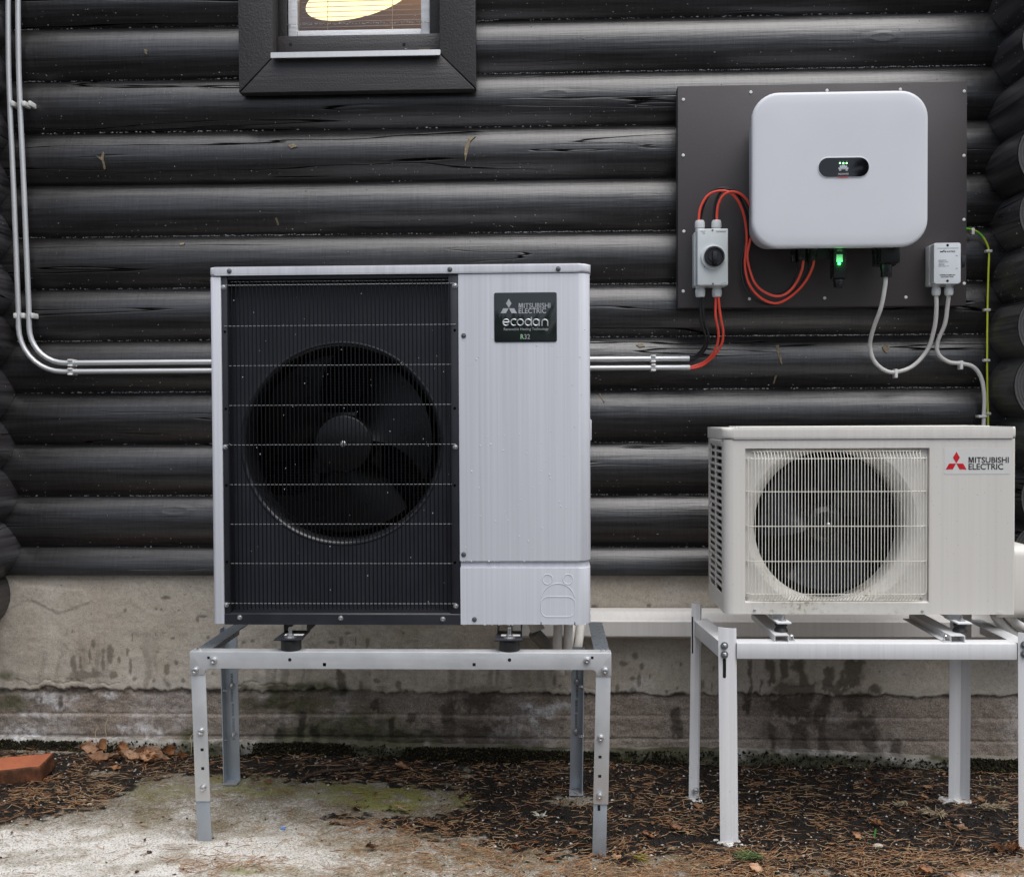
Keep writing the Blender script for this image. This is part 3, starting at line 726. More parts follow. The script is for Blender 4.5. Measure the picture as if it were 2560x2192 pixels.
# plinth
xs = np.concatenate([np.linspace(-3.2, -2.0, 24, endpoint=False), np.arange(-2.0, 1.70, .0040), np.linspace(1.70, 3.0, 24)])
def blob(px, py, rx, ry, Y=.02):
    x, z = at(px, py, Y); s = (CP[1]-Y)/FPX; return x, z, rx*abs(s), ry*abs(s)
DROPS, STREAKS = [], []
def r6(a, b): return a/2.184, 1380+b/2.184
def r7(a, b): return 800+a/2.302, 1500+b/2.302
def r8(a, b): return 1660+a/2.302, 1480+b/2.302
for a, b, rx, ry in ((510, 505, 12, 22), (490, 565, 9, 50), (600, 555, 17, 55), (562, 610, 11, 55), (402, 620, 16, 70), (440, 610, 7, 40), (508, 650, 10, 40), (712, 620, 10, 55), (650, 590, 8, 22), (565, 540, 9, 20), (697, 548, 8, 20), (735, 690, 14, 14), (620, 670, 30, 26), (470, 670, 100, 26), (385, 690, 26, 12),
                     (910, 640, 16, 30), (858, 543, 18, 10), (960, 605, 12, 12), (920, 725, 26, 34), (853, 310, 9, 7), (880, 313, 9, 6), (905, 247, 26, 10), (1010, 232, 14, 9), (1040, 188, 10, 6), (683, 318, 8, 10), (1080, 365, 10, 20), (1110, 350, 24, 8), (850, 450, 5, 16), (722, 460, 4, 24), (770, 525, 8, 6), (945, 470, 14, 8), (1135, 465, 10, 12), (975, 318, 8, 7), (1160, 660, 16, 16), (1180, 600, 20, 10), (1000, 700, 12, 14), (840, 700, 10, 16)):
    x, z, w, h = blob(*r6(a, b), rx/2.184, ry/2.184); DROPS.append((x, z, w, h))
for a, b, rx, ry in ((1640, 730, 34, 26), (1340, 745, 34, 22), (1700, 745, 24, 22), (1870, 720, 26, 50), (1500, 745, 50, 24), (1330, 490, 16, 10), (1380, 485, 12, 10), (1900, 440, 26, 8), (1810, 490, 30, 10), (1860, 490, 12, 24)):
    x, z, w, h = blob(*r6(a, b), rx/2.184, ry/2.184); DROPS.append((x, z, w, h))
for a, b, rx, ry in ((1815, 318, 18, 22), (1755, 365, 26, 14), (1850, 382, 14, 20), (1835, 460, 12, 40), (1898, 440, 8, 18), (1710, 510, 12, 26), (1800, 450, 18, 16), (1800, 520, 20, 20), (1580, 42, 18, 14), (1890, 30, 12, 10), (1350, 470, 12, 40), (1380, 490, 14, 10), (1205, 495, 10, 9), (890, 495, 6, 6), (455, 490, 18, 34), (325, 465, 22, 16), (235, 490, 16, 36), (120, 490, 30, 40), (1100, 505, 12, 8), (480, 190, 14, 12), (275, 245, 10, 30), (65, 240, 30, 12), (205, 240, 6, 26), (130, 235, 6, 30), (2020, 540, 14, 10)):
    x, z, w, h = blob(*r7(a, b), rx/2.302, ry/2.302); DROPS.append((x, z, w, h))
for a, b, rx, ry in ((95, 415, 9, 13), (45, 420, 8, 8), (285, 440, 8, 26), (275, 545, 5, 30), (15, 575, 12, 14), (1240, 455, 8, 10), (220, 530, 20, 40), (75, 550, 10, 10)):
    x, z, w, h = blob(*r8(a, b), rx/2.302, ry/2.302); DROPS.append((x, z, w, h))
for a, w, b0, b1 in ((502, 9, 380, 610), (490, 22, 600, 700), (612, 30, 380, 540), (690, 22, 380, 520), (790, 40, 380, 560), (720, 150, 520, 600), (700, 120, 600, 740), (625, 26, 740, 930), (760, 70, 740, 940), (560, 12, 500, 560), (930, 40, 430, 560), (1080, 70, 380, 560), (930, 45, 600, 720), (920, 34, 720, 960), (1120, 62, 560, 700), (1170, 60, 690, 800), (1200, 55, 790, 960), (1000, 70, 540, 600), (80, 30, 670, 800), (1345, 34, 850, 940), (1220, 40, 530, 580)):
    p0 = at(*r8(a, b0), .02); p1 = at(*r8(a, b1), .02); STREAKS.append((p0[0], w/2.302*.00137, p0[1], p1[1]))
for a, w, b0, b1 in ((740, 55, 590, 870), (900, 120, 700, 880), (530, 30, 640, 700), (420, 18, 690, 760), (1040, 50, 690, 760), (980, 120, 520, 640), (580, 20, 750, 800), (2060, 30, 620, 800), (320, 30, 580, 640)):
    p0 = at(*r7(a, b0), .02); p1 = at(*r7(a, b1), .02); STREAKS.append((p0[0], w/2.302*.00137, p0[1], p1[1]))
for a, w, b0, b1 in ((1520, 30, 960, 1090), (1720, 26, 960, 1090), (1640, 24, 860, 1000), (1860, 30, 640, 780), (320, 16, 760, 830)):
    p0 = at(*r6(a, b0), .02); p1 = at(*r6(a, b1), .02); STREAKS.append((p0[0], w/2.184*.00137, p0[1], p1[1]))
EFF = [blob(*r6(a, b), rx/2.184, ry/2.184) for a, b, rx, ry in ((250, 800, 150, 46), (330, 845, 70, 30), (200, 895, 90, 24), (770, 960, 110, 34), (850, 985, 60, 40), (600, 790, 50, 24), (120, 1000, 120, 60), (250, 1090, 60, 20))]
EFF += [blob(*r7(a, b), rx/2.302, ry/2.302) for a, b, rx, ry in ((1200, 610, 80, 30), (1360, 610, 80, 36), (1280, 640, 90, 36), (1850, 490, 80, 50), (1240, 690, 40, 30))]
MOSS = [blob(*r6(a, b), rx/2.184, ry/2.184) for a, b, rx, ry in ((1650, 745, 360, 34), (60, 820, 110, 50), (1600, 830, 300, 60), (1700, 1000, 260, 90), (30, 680, 60, 30), (1030, 1010, 60, 60))]
MOSS += [blob(*r7(a, b), rx/2.302, ry/2.302) for a, b, rx, ry in ((240, 780, 260, 130), (500, 810, 200, 80))]
DAMP = [blob(*r7(a, b), rx/2.302, ry/2.302) for a, b, rx, ry in ((820, 740, 200, 120), (1000, 620, 170, 90), (560, 800, 180, 60), (880, 520, 200, 40), (180, 820, 200, 70), (1100, 820, 160, 60))]+[blob(*r8(a, b), rx/2.302, ry/2.302) for a, b, rx, ry in ((760, 560, 180, 60), (1000, 820, 220, 90), (660, 840, 110, 80), (1120, 620, 90, 90))]
def wall_masks(X, Z, footing=False):
    n = fbm(X*28, Z*28, 21)-.5; n2 = fbm(X*90, Z*90, 22)-.5
    wet = np.zeros_like(X)
    for x, z, w, h in DROPS:
        d = np.sqrt(((X-x)/w)**2+((Z-z)/h)**2)+n*1.3+n2*.9; wet = np.maximum(wet, .72*sstep(1.2, .6, d))
    for x, w, z0, z1 in STREAKS:
        wob = (fbm(Z*14+x*31, Z*0+x*7, 5)-.5)*w*1.6
        jz = (fbm(X*55+x*9, X*0+z0, 6)-.5)*.085; jz2 = (fbm(X*40+x*5, X*0+z1, 7)-.5)*.05; d = np.maximum(np.abs(X-x-wob-(n*.018))/w, np.maximum((z1+jz-Z)/.012, (Z-z0-jz2)/.012)+1)+n*1.1+n2*.6; wet = np.maximum(wet, .92*sstep(1.25, .55, d))
    sp = vn(X*75, Z*60, 77); wet = np.maximum(wet, .55*sstep(.93, .98, sp)*(Z > .2)*sstep(.45, .6, fbm(X*5, Z*6, 78)))
    for x, z, w, h in DAMP: wet = np.maximum(wet, .62*sstep(1.35, .35, np.sqrt(((X-x)/w)**2+((Z-z)/h)**2)+n*1.5+n2*.4))
    run = sstep(.50, .74, fbm(X*34+3*fbm(X*6, Z*6, 94), Z*2.2, 92))*sstep(.35, .65, fbm(X*3.5, Z*2, 93))*sstep(.48, .25, Z); wet = np.maximum(wet, .5*run)
    eff = np.zeros_like(X); mo = np.zeros_like(X)
    for x, z, w, h in EFF: eff = np.maximum(eff, sstep(1.4, .3, np.sqrt(((X-x)/w)**2+((Z-z)/h)**2)+n*2.0+n2))
    for x, z, w, h in MOSS: mo = np.maximum(mo, .88*sstep(1.5, .3, np.sqrt(((X-x)/w)**2+((Z-z)/h)**2)+n*1.4))
    eff = np.maximum(eff, .35*sstep(.55, .75, fbm(X*7, Z*9, 91)))
    return np.clip(wet, 0, 1), np.clip(mo, 0, 1), np.clip(eff, 0, 1)
edge = .2135+.012*(fbm(xs*4, xs*0, 41)-.5)*2+.013*(fbm(xs*34, xs*0, 42)-.5)*2+.006*(vn(xs*120, xs*0, 43)-.5)-.006*sstep(-.6, -.2, xs)
nz = 104; tt = np.linspace(0, 1, nz)
X = xs[None, :]+0*tt[:, None]; Z = edge[None, :]+(.632-edge[None, :])*tt[:, None]
patch = sdpoly(X, Z, [at(*r6(0, 120), .02), at(*r6(0, 330), .02), at(*r6(150, 250), .02), at(*r6(320, 330), .02), at(*r6(480, 270), .02), at(*r6(450, 210), .02), at(*r6(130, 190), .02)][::1])
Y = .020-.006*(fbm(X*5, Z*5, 44)-.5)-.004*(fbm(X*22, Z*30, 45)-.5)-.003*sstep(.01, -.004, patch+.02*(fbm(X*20, Z*20, 46)-.5))
crk = np.abs(Z-(edge[None, :]+.020+.045*(fbm(X*9, X*0, 47)-.4)))
Y = Y+.004*sstep(.0028, .0, crk)*sstep(.48, .6, fbm(X*3, X*0, 48))
Y[0] += .010; Y[1] += .002; Y[-1] += .03
w, mo, ef = wall_masks(X, Z)
ef *= .5
link_mesh("plaster_coat", np_mesh("plaster_coat", np.stack([X, Y, Z], -1).reshape(-1, 3), grid_faces(nz, len(xs)), ['plaster'], dict(wet=w, moss=mo, eff=ef)), cabin)
nz = 86; tt = np.linspace(-.09, .250, nz)
X = xs[None, :]+0*tt[:, None]; Z = tt[:, None]+0*xs[None, :]
l1 = .128+.010*(fbm(X*1.4, X*0, 51)-.5); l2 = .052+.006*(fbm(X*2, X*0, 52)-.5)
Y = .029-.010*(fbm(X*7, Z*14, 53)-.5)-.007*(fbm(X*45, Z*60, 54)-.5)+.004*np.exp(-((Z-l1)/.004)**2)-.004*sstep(.004, -.004, Z-l1)+.005*np.exp(-((Z-l2)/.004)**2)
Y = Y+.012*sstep(.190, .208, Z)*fbm(X*60, Z*60, 55)
w, mo, ef = wall_masks(X, Z)
w = np.maximum(w, .8*sstep(.02, -.004, np.abs(Z-.208)-.004)*sstep(.4, .6, fbm(X*16, Z*30, 56)))
ef = ef*sstep(.22, .2, Z)
link_mesh("concrete_base", np_mesh("concrete_base", np.stack([X, Y, Z], -1).reshape(-1, 3), grid_faces(nz, len(xs)), ['base'], dict(wet=w, moss=mo, eff=ef)), cabin)
nv = 26; tt = np.linspace(0, 1, nv)
top = np.interp(xs, [-3, -1.9, -1.2, -.9, -.55, -.1, .2, .6, 1.2, 1.6, 3], [.050, .048, .040, .045, .036, .028, .020, .028, .006, .0, .0])+.012*(fbm(xs*6, xs*0, 61)-.5)
X = xs[None, :]+0*tt[:, None]
prof_y = np.interp(tt, [0, .18, .35, .7, 1], [.05, .010, -.004, -.014, -.020]); prof_z = np.interp(tt, [0, .18, .35, .7, 1], [.004, 0, -.010, -.055, -.12])
Z = top[None, :]+prof_z[:, None]+.006*(fbm(X*30, tt[:, None]*6+0*X, 62)-.5); Y = prof_y[:, None]-.014*(fbm(X*16, tt[:, None]*4+0*X, 63)-.5)-.008*(fbm(X*60, tt[:, None]*14+0*X, 64)-.5)
w, mo, ef = wall_masks(X, Z)
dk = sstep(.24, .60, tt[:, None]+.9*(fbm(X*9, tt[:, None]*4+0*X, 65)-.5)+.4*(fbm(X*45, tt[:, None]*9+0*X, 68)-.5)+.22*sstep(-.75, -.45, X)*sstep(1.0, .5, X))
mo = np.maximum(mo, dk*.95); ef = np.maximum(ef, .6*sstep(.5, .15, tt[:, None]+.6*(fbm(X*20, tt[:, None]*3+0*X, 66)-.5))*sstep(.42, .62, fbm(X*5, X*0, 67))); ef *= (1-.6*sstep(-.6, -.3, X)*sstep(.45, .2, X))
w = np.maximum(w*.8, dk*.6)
link_mesh("footing", np_mesh("footing", np.stack([X, Y, Z], -1).reshape(-1, 3), grid_faces(nv, len(xs), True), ['footing'], dict(wet=w, moss=mo, eff=ef)), cabin)

# ------------------------------------------------------------------ scattered litter
def needle_mesh(name, C, ang, L, curv, lift, rad, mat, seg=3):
    """C: (n,3) middles; bent three-sided needles"""
    n = len(L); t = np.linspace(-.5, .5, seg+1)[None, :]
    a = ang[:, None]+curv[:, None]*t
    px = np.cumsum(np.cos(a), 1)/(seg+1); py = np.cumsum(np.sin(a), 1)/(seg+1)
    px -= px.mean(1, keepdims=True); py -= py.mean(1, keepdims=True)
    P = np.stack([C[:, :1]+px*L[:, None], C[:, 1:2]+py*L[:, None], C[:, 2:3]+lift[:, None]*t*L[:, None]], -1)
    sx, sy = -np.sin(a), np.cos(a); r = rad[:, None]*np.array([.9, 1.1, 1.0, .45])[None, :seg+1]
    ring = []
    for q in range(3):
        th = 2*math.pi*q/3+.5; ring.append(P+np.stack([sx*r*math.cos(th), sy*r*math.cos(th), r*math.sin(th)], -1))
    Vv = np.stack(ring, 2).reshape(-1, 3)
    base = (np.arange(n)*(seg+1)*3)[:, None, None]; i = np.arange(seg)[None, :, None]; q = np.arange(3)[None, None, :]
    a0 = base+i*3+q; a1 = base+i*3+(q+1) % 3
    return np_mesh(name, Vv, np.stack([a0, a1, a1+3, a0+3], -1).reshape(-1, 4), [mat])
def density(x, y):
    soil, mo_, gr2 = gmasks(x, y)
    n = fbm(x*11, y*16, 71); n2 = fbm(x*4, y*7, 72)
    d = .085+.34*soil*sstep(.34, .62, n)
    front = sstep(-.60, -.72, y+.10*(n2-.5)+.05*(n-.5))*sstep(gp(700, 2150)[0], gp(1300, 2150)[0], x)
    d = np.maximum(d, front*(.5+1.1*sstep(.3, .6, n)))
    d = np.maximum(d, 1.25*sstep(1.15, .5, ell(x, y, 560, 2178, 190, 26)+n-.5))
    d = np.maximum(d, 1.0*sstep(1.2, .6, ell(x, y, 1730, 2045, 90, 26)+n-.5)); d = np.maximum(d, .8*sstep(1.2, .6, ell(x, y, 1010, 2072, 300, 22)+n-.5))
    d = np.maximum(d, .9*sstep(1.2, .6, ell(x, y, 150, 2015, 170, 40)+n-.5))
    return np.where((x > gp(1150, 1960)[0]) & (y > -.28), d*.75, d)
def surf(x, y): return np.interp(0, [0, 1], [0, 0])+gz(x, y)
x = RNG.uniform(-2.05, 1.85, 60000); y = RNG.uniform(-1.22, .0, 60000)
keep = RNG.random(60000) < density(x, y)*.60; x, y = x[keep], y[keep]; n = len(x)
ang = np.where(RNG.random(n) < .62, RNG.normal(.08, .42, n), RNG.uniform(-1.6, 1.6, n))+(fbm(x*6, y*6, 73)-.5)*1.8
C = np.stack([x, y, surf(x, y)+.0035+np.abs(RNG.normal(0, .0045, n))], -1)
me = needle_mesh("pine_needles", C, ang, RNG.uniform(.014, .062, n), RNG.normal(0, .8, n), RNG.normal(0, .10, n), RNG.uniform(.00055, .00105, n), 'needle')
o = link_mesh("pine_needles", me, None, origin=(0, -.5, 0)); tag(o, "fallen rusty brown pine needles strewn over the ground", "pine needles", kind='stuff')
def octs(name, x, y, z, s, mat, flat=.55):
    n = len(x); D = np.array([(1, 0, 0), (0, 1, 0), (-1, 0, 0), (0, -1, 0), (0, 0, 1), (0, 0, -1)], float)
    Vv = D[None]*s[:, None, None]*RNG.uniform(.5, 1.35, (n, 6, 1)); Vv[:, :, 2] *= flat
    a = RNG.uniform(0, 6.28, n); c, q = np.cos(a)[:, None], np.sin(a)[:, None]
    vx = Vv[:, :, 0]*c-Vv[:, :, 1]*q; vy = Vv[:, :, 0]*q+Vv[:, :, 1]*c
    Vv = np.stack([vx+x[:, None], vy+y[:, None], Vv[:, :, 2]+z[:, None]+vx*RNG.normal(0, .3, (n, 1))], -1).reshape(-1, 3)
    T = np.array([(0, 1, 4), (1, 2, 4), (2, 3, 4), (3, 0, 4), (1, 0, 5), (2, 1, 5), (3, 2, 5), (0, 3, 5)])
    return np_mesh(name, Vv, (np.arange(n)[:, None, None]*6+T[None]).reshape(-1, 3), [mat], smooth=False)
x = RNG.uniform(-2.05, 1.85, 70000); y = RNG.uniform(-1.22, .0, 70000)
sl = gmasks(x, y)[0]; keep = RNG.random(70000) < (.006+.9*sl*(1-sl)+.60*sl*sstep(.2, .6, fbm(x*14, y*18, 74))+.10*sstep(gp(800, 2150)[0], gp(1400, 2150)[0], x)); x, y = x[keep], y[keep]
o = link_mesh("bark_crumbs", octs("bark_crumbs", x, y, surf(x, y)+.002, np.abs(RNG.normal(.0022, .0018, len(x)))+.0009, 'crumb'), None, origin=(0, -.5, 0))
tag(o, "crumbs of bark, grit and pale chips on the dark soil", "ground litter", kind='stuff')
x = RNG.uniform(-2.0, 1.8, 5200); y = RNG.uniform(-1.1, -.03, 5200); keep = RNG.random(5200) < .02+.34*gmasks(x, y)[0]*sstep(.4, .62, fbm(x*9, y*13, 76)); x, y = x[keep], y[keep]; n = len(x)
a = RNG.uniform(0, 6.28, n); ln = RNG.uniform(.004, .012, n); wd = ln*RNG.uniform(.25, .6, n); z = surf(x, y)+.006
c, q = np.cos(a), np.sin(a); Q = []
for u, v, h in ((-1, -.6, 0), (.1, -1, .3), (1, .1, .1), (.2, 1, -.1), (-.9, .5, .25), (0, 0, .35)):
    uu = u*ln*RNG.uniform(.7, 1.2, n); vv = v*wd*RNG.uniform(.7, 1.3, n); Q.append(np.stack([x+uu*c-vv*q, y+uu*q+vv*c, z+h*wd*RNG.uniform(.2, 1.4, n)], -1))
Q = np.stack(Q, 1).reshape(-1, 3); T = np.array([(0, 1, 5), (1, 2, 5), (2, 3, 5), (3, 4, 5), (4, 0, 5)])
o = link_mesh("leaf_fragments", np_mesh("leaf_fragments", Q, (np.arange(n)[:, None, None]*6+T[None]).reshape(-1, 3), ['fragment'], smooth=False), None, origin=(0, -.5, 0))
tag(o, "small broken brown leaf fragments among the needles", "leaf litter", kind='stuff')
# moss along the foot of the wall
x = RNG.uniform(-2.0, 1.7, 52000); q = RNG.random(52000)
hh = RNG.random(52000)**1.2
clump = .5+1.25*(fbm(x*3.3, x*0, 81)-.5)+.35*(fbm(x*21, hh*3, 82)-.5)-.22*(hh-.45)+np.where((x > -.8) & (x < .3), .10, 0)+np.where((x > .75) & (x < 1.1), .05, 0)
keep = q < .06+.9*sstep(.46, .60, clump); x = x[keep]; hh = hh[keep]; n = len(x)
ftop = np.interp(x, xs, top)
z = surf(x, x*0)-.014+hh*(ftop-surf(x, x*0)+.010)*1.0; yy = np.interp(hh, [0, .5, 1], [-.034, -.020, -.004])+RNG.normal(0, .003, n)
o = link_mesh("moss_fringe", octs("moss_fringe", x, yy, z, np.abs(RNG.normal(.0024, .0014, n))+.0009, 'moss', 1.0), cabin); o['kind'] = 'stuff'

# dry leaves: four shared shapes, each leaf its own thing
def leaf_shape(seed):
    r = random.Random(seed); n = 9; P = []
    for i in range(n):
        t = i/(n-1); w = (math.sin(math.pi*min(1, t*1.02))**.7)*(.30+.10*r.random())*(1 if seed % 2 else .72)
        if seed % 4 == 3: w *= 1+.45*math.sin(t*16)
        row = []
        for j in range(-2, 3):
            u = j/2; curl = .12*u*u*(.6+.8*r.random())+.10*math.sin(t*3+seed)+.035*r.uniform(-1, 1)
            row.append((t-.5+r.uniform(-.03, .03), u*w*(1+r.uniform(-.22, .22)), curl*(.5 if abs(j) < 2 else 1)))
        P.append(row)
    m = MB(); m.grid(P); bmesh.ops.solidify(m.bm, geom=m.bm.faces[:], thickness=.010)
    m.tube([(-.5, 0, .05), (-.62, .02, .1), (-.75, .01, .06)], [.012, .010, .006], 5)
    return m.mesh("dry_leaf", 'leaf', angle=60)
LS = [leaf_shape(s) for s in (1, 2, 3, 4)]
LEAVES = [  # px, py, length, turn, tilt x, tilt y, group, label
    (225, 1900, .060, .6, .7, .2, 0, "rounded leaf standing at the left end of the leaf heap"), (262, 1888, .070, 1.5, 1.25, .1, 0, "tall pointed leaf standing upright in the leaf heap against the plinth"),
    (247, 1915, .068, .1, .2, .1, 0, "leaf lying flat at the front of the heap below the tall pointed leaf"), (283, 1912, .056, 2.6, .3, .3, 0, "leaf in the heap just right of the tall pointed leaf"),
    (312, 1890, .055, 1.2, 1.0, .2, 0, "short leaf standing up in the middle of the leaf heap"), (330, 1908, .075, .1, .25, .05, 0, "long flat leaf in the middle of the leaf heap"),
    (352, 1902, .085, .15, .2, .1, 0, "longest flat leaf in the heap, right of its middle"), (300, 1905, .050, 2.2, .6, .3, 0, "small tilted leaf between the two standing leaves of the heap"),
    (385, 1898, .062, -.2, .3, .1, 0, "flat leaf at the right end of the leaf heap touching the plinth"), (432, 1885, .062, 1.0, 1.15, .2, 0, "jagged leaf standing against the plinth left of the metal stand"),
    (455, 1902, .042, 1.4, .9, .3, 0, "small leaf beside the left front leg of the metal stand by the plinth"), (368, 1914, .066, 2.9, .2, .1, 0, "flat leaf at the front right of the leaf heap"),
    (405, 1908, .048, .4, .2, .2, 0, "leaf lying below the jagged standing leaf"), (240, 1925, .046, 2.0, .15, .1, 0, "small leaf fallen in front of the heap's left end"),
    (290, 1938, .036, .3, .15, .1, 1, "lone small leaf on dark litter in front of the leaf heap"), (115, 1972, .024, .5, .2, 0, 1, "tiny leaf at the foot of the brick"),
    (1004, 1922, .045, .1, .2, .1, 2, "reddish leaf at the foot of the plinth behind the metal stand"), (930, 2128, .036, .3, .4, .1, 3, "curled leaf on the concrete under the metal stand's front rail"),
    (672, 1984, .028, .2, .2, .1, 3, "small leaf on the mossy concrete beside the left rear leg of the metal stand"), (1432, 2076, .038, -.4, .45, .15, 3, "curled leaf on dark soil left of the metal stand's right front leg"),
    (1290, 2118, .036, .7, .3, .2, 3, "torn leaf on the needles in front of the metal stand's right half"), (1160, 2113, .020, .3, .3, .1, 3, "tiny leaf at the middle of the needle drift under the metal stand"),
    (1540, 2133, .030, .2, .2, .1, 3, "small leaf just right of the metal stand's right front foot"), (1375, 2141, .032, .1, .2, .1, 3, "flat leaf at the lower edge of the picture left of the right front foot"),
    (1690, 2060, .040, .1, .2, .1, 4, "flat leaf in the needle drift between the two stands"), (1620, 2080, .036, -.2, .1, .1, 4, "dark leaf on bare soil between the two stands"),
    (1745, 2007, .034, .3, .3, .2, 4, "leaf leaning near the white stand's left rear foot"), (1870, 2010, .026, .3, .2, .1, 4, "small leaf just right of the white stand's left front leg"),
    (1890, 2160, .038, -.4, .3, .1, 4, "orange leaf below the green pine sprig"),
    (2170, 1945, .036, .4, .5, .2, 5, "leaf by the mossy footing behind the white stand's middle"), (2272, 1952, .030, 1.2, .6, .1, 5, "pinkish upright leaf at the footing behind the white stand"),
    (2320, 1958, .032, -.1, .4, .1, 5, "leaf at the footing just left of the white stand's rear right leg"), (2312, 1984, .032, .5, .3, .1, 5, "yellowish leaf in front of the rear right leg of the white stand"),
    (2145, 2078, .030, -.7, .6, .2, 5, "curled leaf left of the bright green blade"), (2405, 2052, .032, -.5, .4, .1, 5, "leaf in front of the dry twig under the white stand"),
    (2455, 1990, .030, -.9, .5, .2, 5, "narrow leaf right of the white stand's rear right foot"), (2315, 2160, .044, .05, .25, .1, 5, "wide leaf on the needles at the bottom right of the picture"),
    (2410, 2178, .048, -.3, .3, .1, 5, "large leaf on the pale patch at the bottom right of the picture"), (2500, 2098, .040, .1, .3, .1, 5, "flat leaf left of the white stand's right front foot"),
    (2530, 2105, .062, .8, .9, .3, 6, "large rust brown leaf leaning on the right front leg of the white stand"), (2195, 2045, .040, .02, .2, .05, 5, "long thin leaf among needles above the bright green blade")]
LGRP = ("leaves heaped against the plinth", "leaves by the brick", None, "leaves round the metal stand", "leaves between the stands", "leaves round the white stand", None)
for i, (px, py, L, tz, tx, ty, wh, lab) in enumerate(LEAVES):
    gx_, gy_ = gp(px, py+3)
    gy_ = min(gy_, -.035); L = L*1.12 if wh == 0 else L
    lf = place("dry_leaf", LS[i % 4], None, (gx_, gy_, float(gz(gx_, gy_))+.008+.30*L*abs(math.sin(tx))), (tx, ty, tz+random.uniform(-.2, .2)), L)
    tag(lf, lab, "leaf", LGRP[wh])

# brick
bx, by = gp(104, 1957, .02)
bm_ = MB(); bm_.box(-.25, 0, 0, .115, 0, .052, .004, 2)
me = bm_.mesh("brick", 'brick'); co = np.array([v.co[:] for v in me.vertices]); dirt = np.where(co[:, 1] < .02, .85, np.where(co[:, 0] > -.02, .9, .12))
bm2 = bmesh.new(); bm2.from_mesh(me); bmesh.ops.subdivide_edges(bm2, edges=bm2.edges[:], cuts=6, use_grid_fill=True); bm2.to_mesh(me); bm2.free()
co = np.array([v.co[:] for v in me.vertices]); dirt = np.where((co[:, 1] < .003), .95, np.where((co[:, 0] > -.004), .95, .15*(co[:, 0] > -.05)))
a_ = me.attributes.new('dirt', 'FLOAT', 'POINT'); a_.data.foreach_set('value', dirt.astype(np.float32))
for v in me.vertices: v.co += Vector(((fbm(np.array([v.co.y*60]), np.array([v.co.z*60]), 3)[0]-.5)*.004, (fbm(np.array([v.co.x*40]), np.array([v.co.z*60]), 4)[0]-.5)*.004, (fbm(np.array([v.co.x*40]), np.array([v.co.y*40]), 5)[0]-.5)*.004))
o = place("brick", me, None, (bx, by, .022), (R_(3), R_(-4), R_(5))); tag(o, "orange red brick lying on needle litter by the plinth", "brick")

# twigs, sprigs and odd bits
def sprig(name, px, py, L, ang, count, mat, label, cat, stem=True, nl=.035, spread=.5):
    cx, cy = gp(px, py); z = float(gz(cx, cy))+.010; t = thing(name, (cx, cy, z-.008), label, cat)
    d = np.array([math.cos(ang), math.sin(ang)])
    if stem: m = MB(); m.tube([(cx-d[0]*L/2, cy-d[1]*L/2, z), (cx, cy, z+.006), (cx+d[0]*L/2, cy+d[1]*L/2, z+.004)], [.0022, .0018, .001], 6); m.build("stem", 'twig', t)
    u = RNG.uniform(-.1, .55, count)*L; a = ang+RNG.normal(0, spread, count); ln = RNG.uniform(.7, 1.2, count)*nl
    C = np.stack([cx+d[0]*u+np.cos(a)*ln/2, cy+d[1]*u+np.sin(a)*ln/2, z+.006+np.abs(RNG.normal(0, .006, count))], -1)
    link_mesh("needle_tuft", needle_mesh("needle_tuft", C, a, ln, RNG.normal(0, .35, count), RNG.normal(.12, .25, count), np.full(count, .0011), mat), t)['kind'] = 'stuff'
sprig("pine_sprig", 1905, 2140, .085, math.pi-.12, 70, 'green', "fresh green pine sprig by the left front foot of the white stand", "pine sprig")
sprig("pine_sprig", 1578, 2142, .05, -.7, 12, 'yellow', "yellow pine sprig on the ground by the right front leg of the metal stand", "pine sprig", True, .05, .12)
sprig("pine_sprig", 2455, 2014, .11, -.05, 60, 'straw', "bleached pine sprig beside the rear foot of the white stand", "pine sprig", True, .03, .8)
sprig("pine_sprig", 2360, 2030, .10, math.pi-.3, 60, 'straw', "pale dry pine sprig in front of the rear right leg of the white stand", "pine sprig", True, .03, .9)
sprig("pine_sprig", 2268, 2006, .06, math.pi+.3, 26, 'straw', "small straw coloured pine tuft left of the rear right leg", "pine sprig", True, .025, .6)
def twig(P, label, r=.004):
    pts = []
    for px, py in P: a, b = gp(px, py); pts.append((a, b, float(gz(a, b))+.008+random.uniform(0, .004)))
    m = MB(); sp = spline(pts, 5); m.tube(sp, list(np.linspace(r, r*.4, len(sp))), 7); mid = Vector(sp[len(sp)//2]); e = Vector(sp[-1])
    m.tube([mid, mid+(e-mid)*.4+Vector((.02, .03, .008)), mid+(e-mid)*.8+Vector((.03, .07, .006))], [r*.5, r*.4, r*.2], 6)
    tag(m.build("twig", 'twig'), label, "twig")
twig([(752, 1978), (790, 1958), (850, 1944), (905, 1930), (935, 1912)], "dark bare twig on the ground behind the metal stand", .005)
twig([(2305, 2044), (2360, 2026), (2405, 2010), (2460, 2024)], "reddish brown twig before the rear right leg of the white stand", .0035)
cx, cy = gp(1352, 2046); z = float(gz(cx, cy)); m = MB()
for k in range(16):
    a = random.uniform(0, 6.28); L = random.uniform(.012, .026); m.tube([(cx, cy, z+.004), (cx+math.cos(a)*L*.5, cy+math.sin(a)*L*.4, z+.012), (cx+math.cos(a+.5)*L, cy+math.sin(a+.5)*L*.7, z+.010+random.uniform(0, .012))], [.0022, .0018, .001], 5)
tag(m.build("lichen_tuft", 'lichen'), "pale grey branching lichen on soil under the metal stand", "lichen")
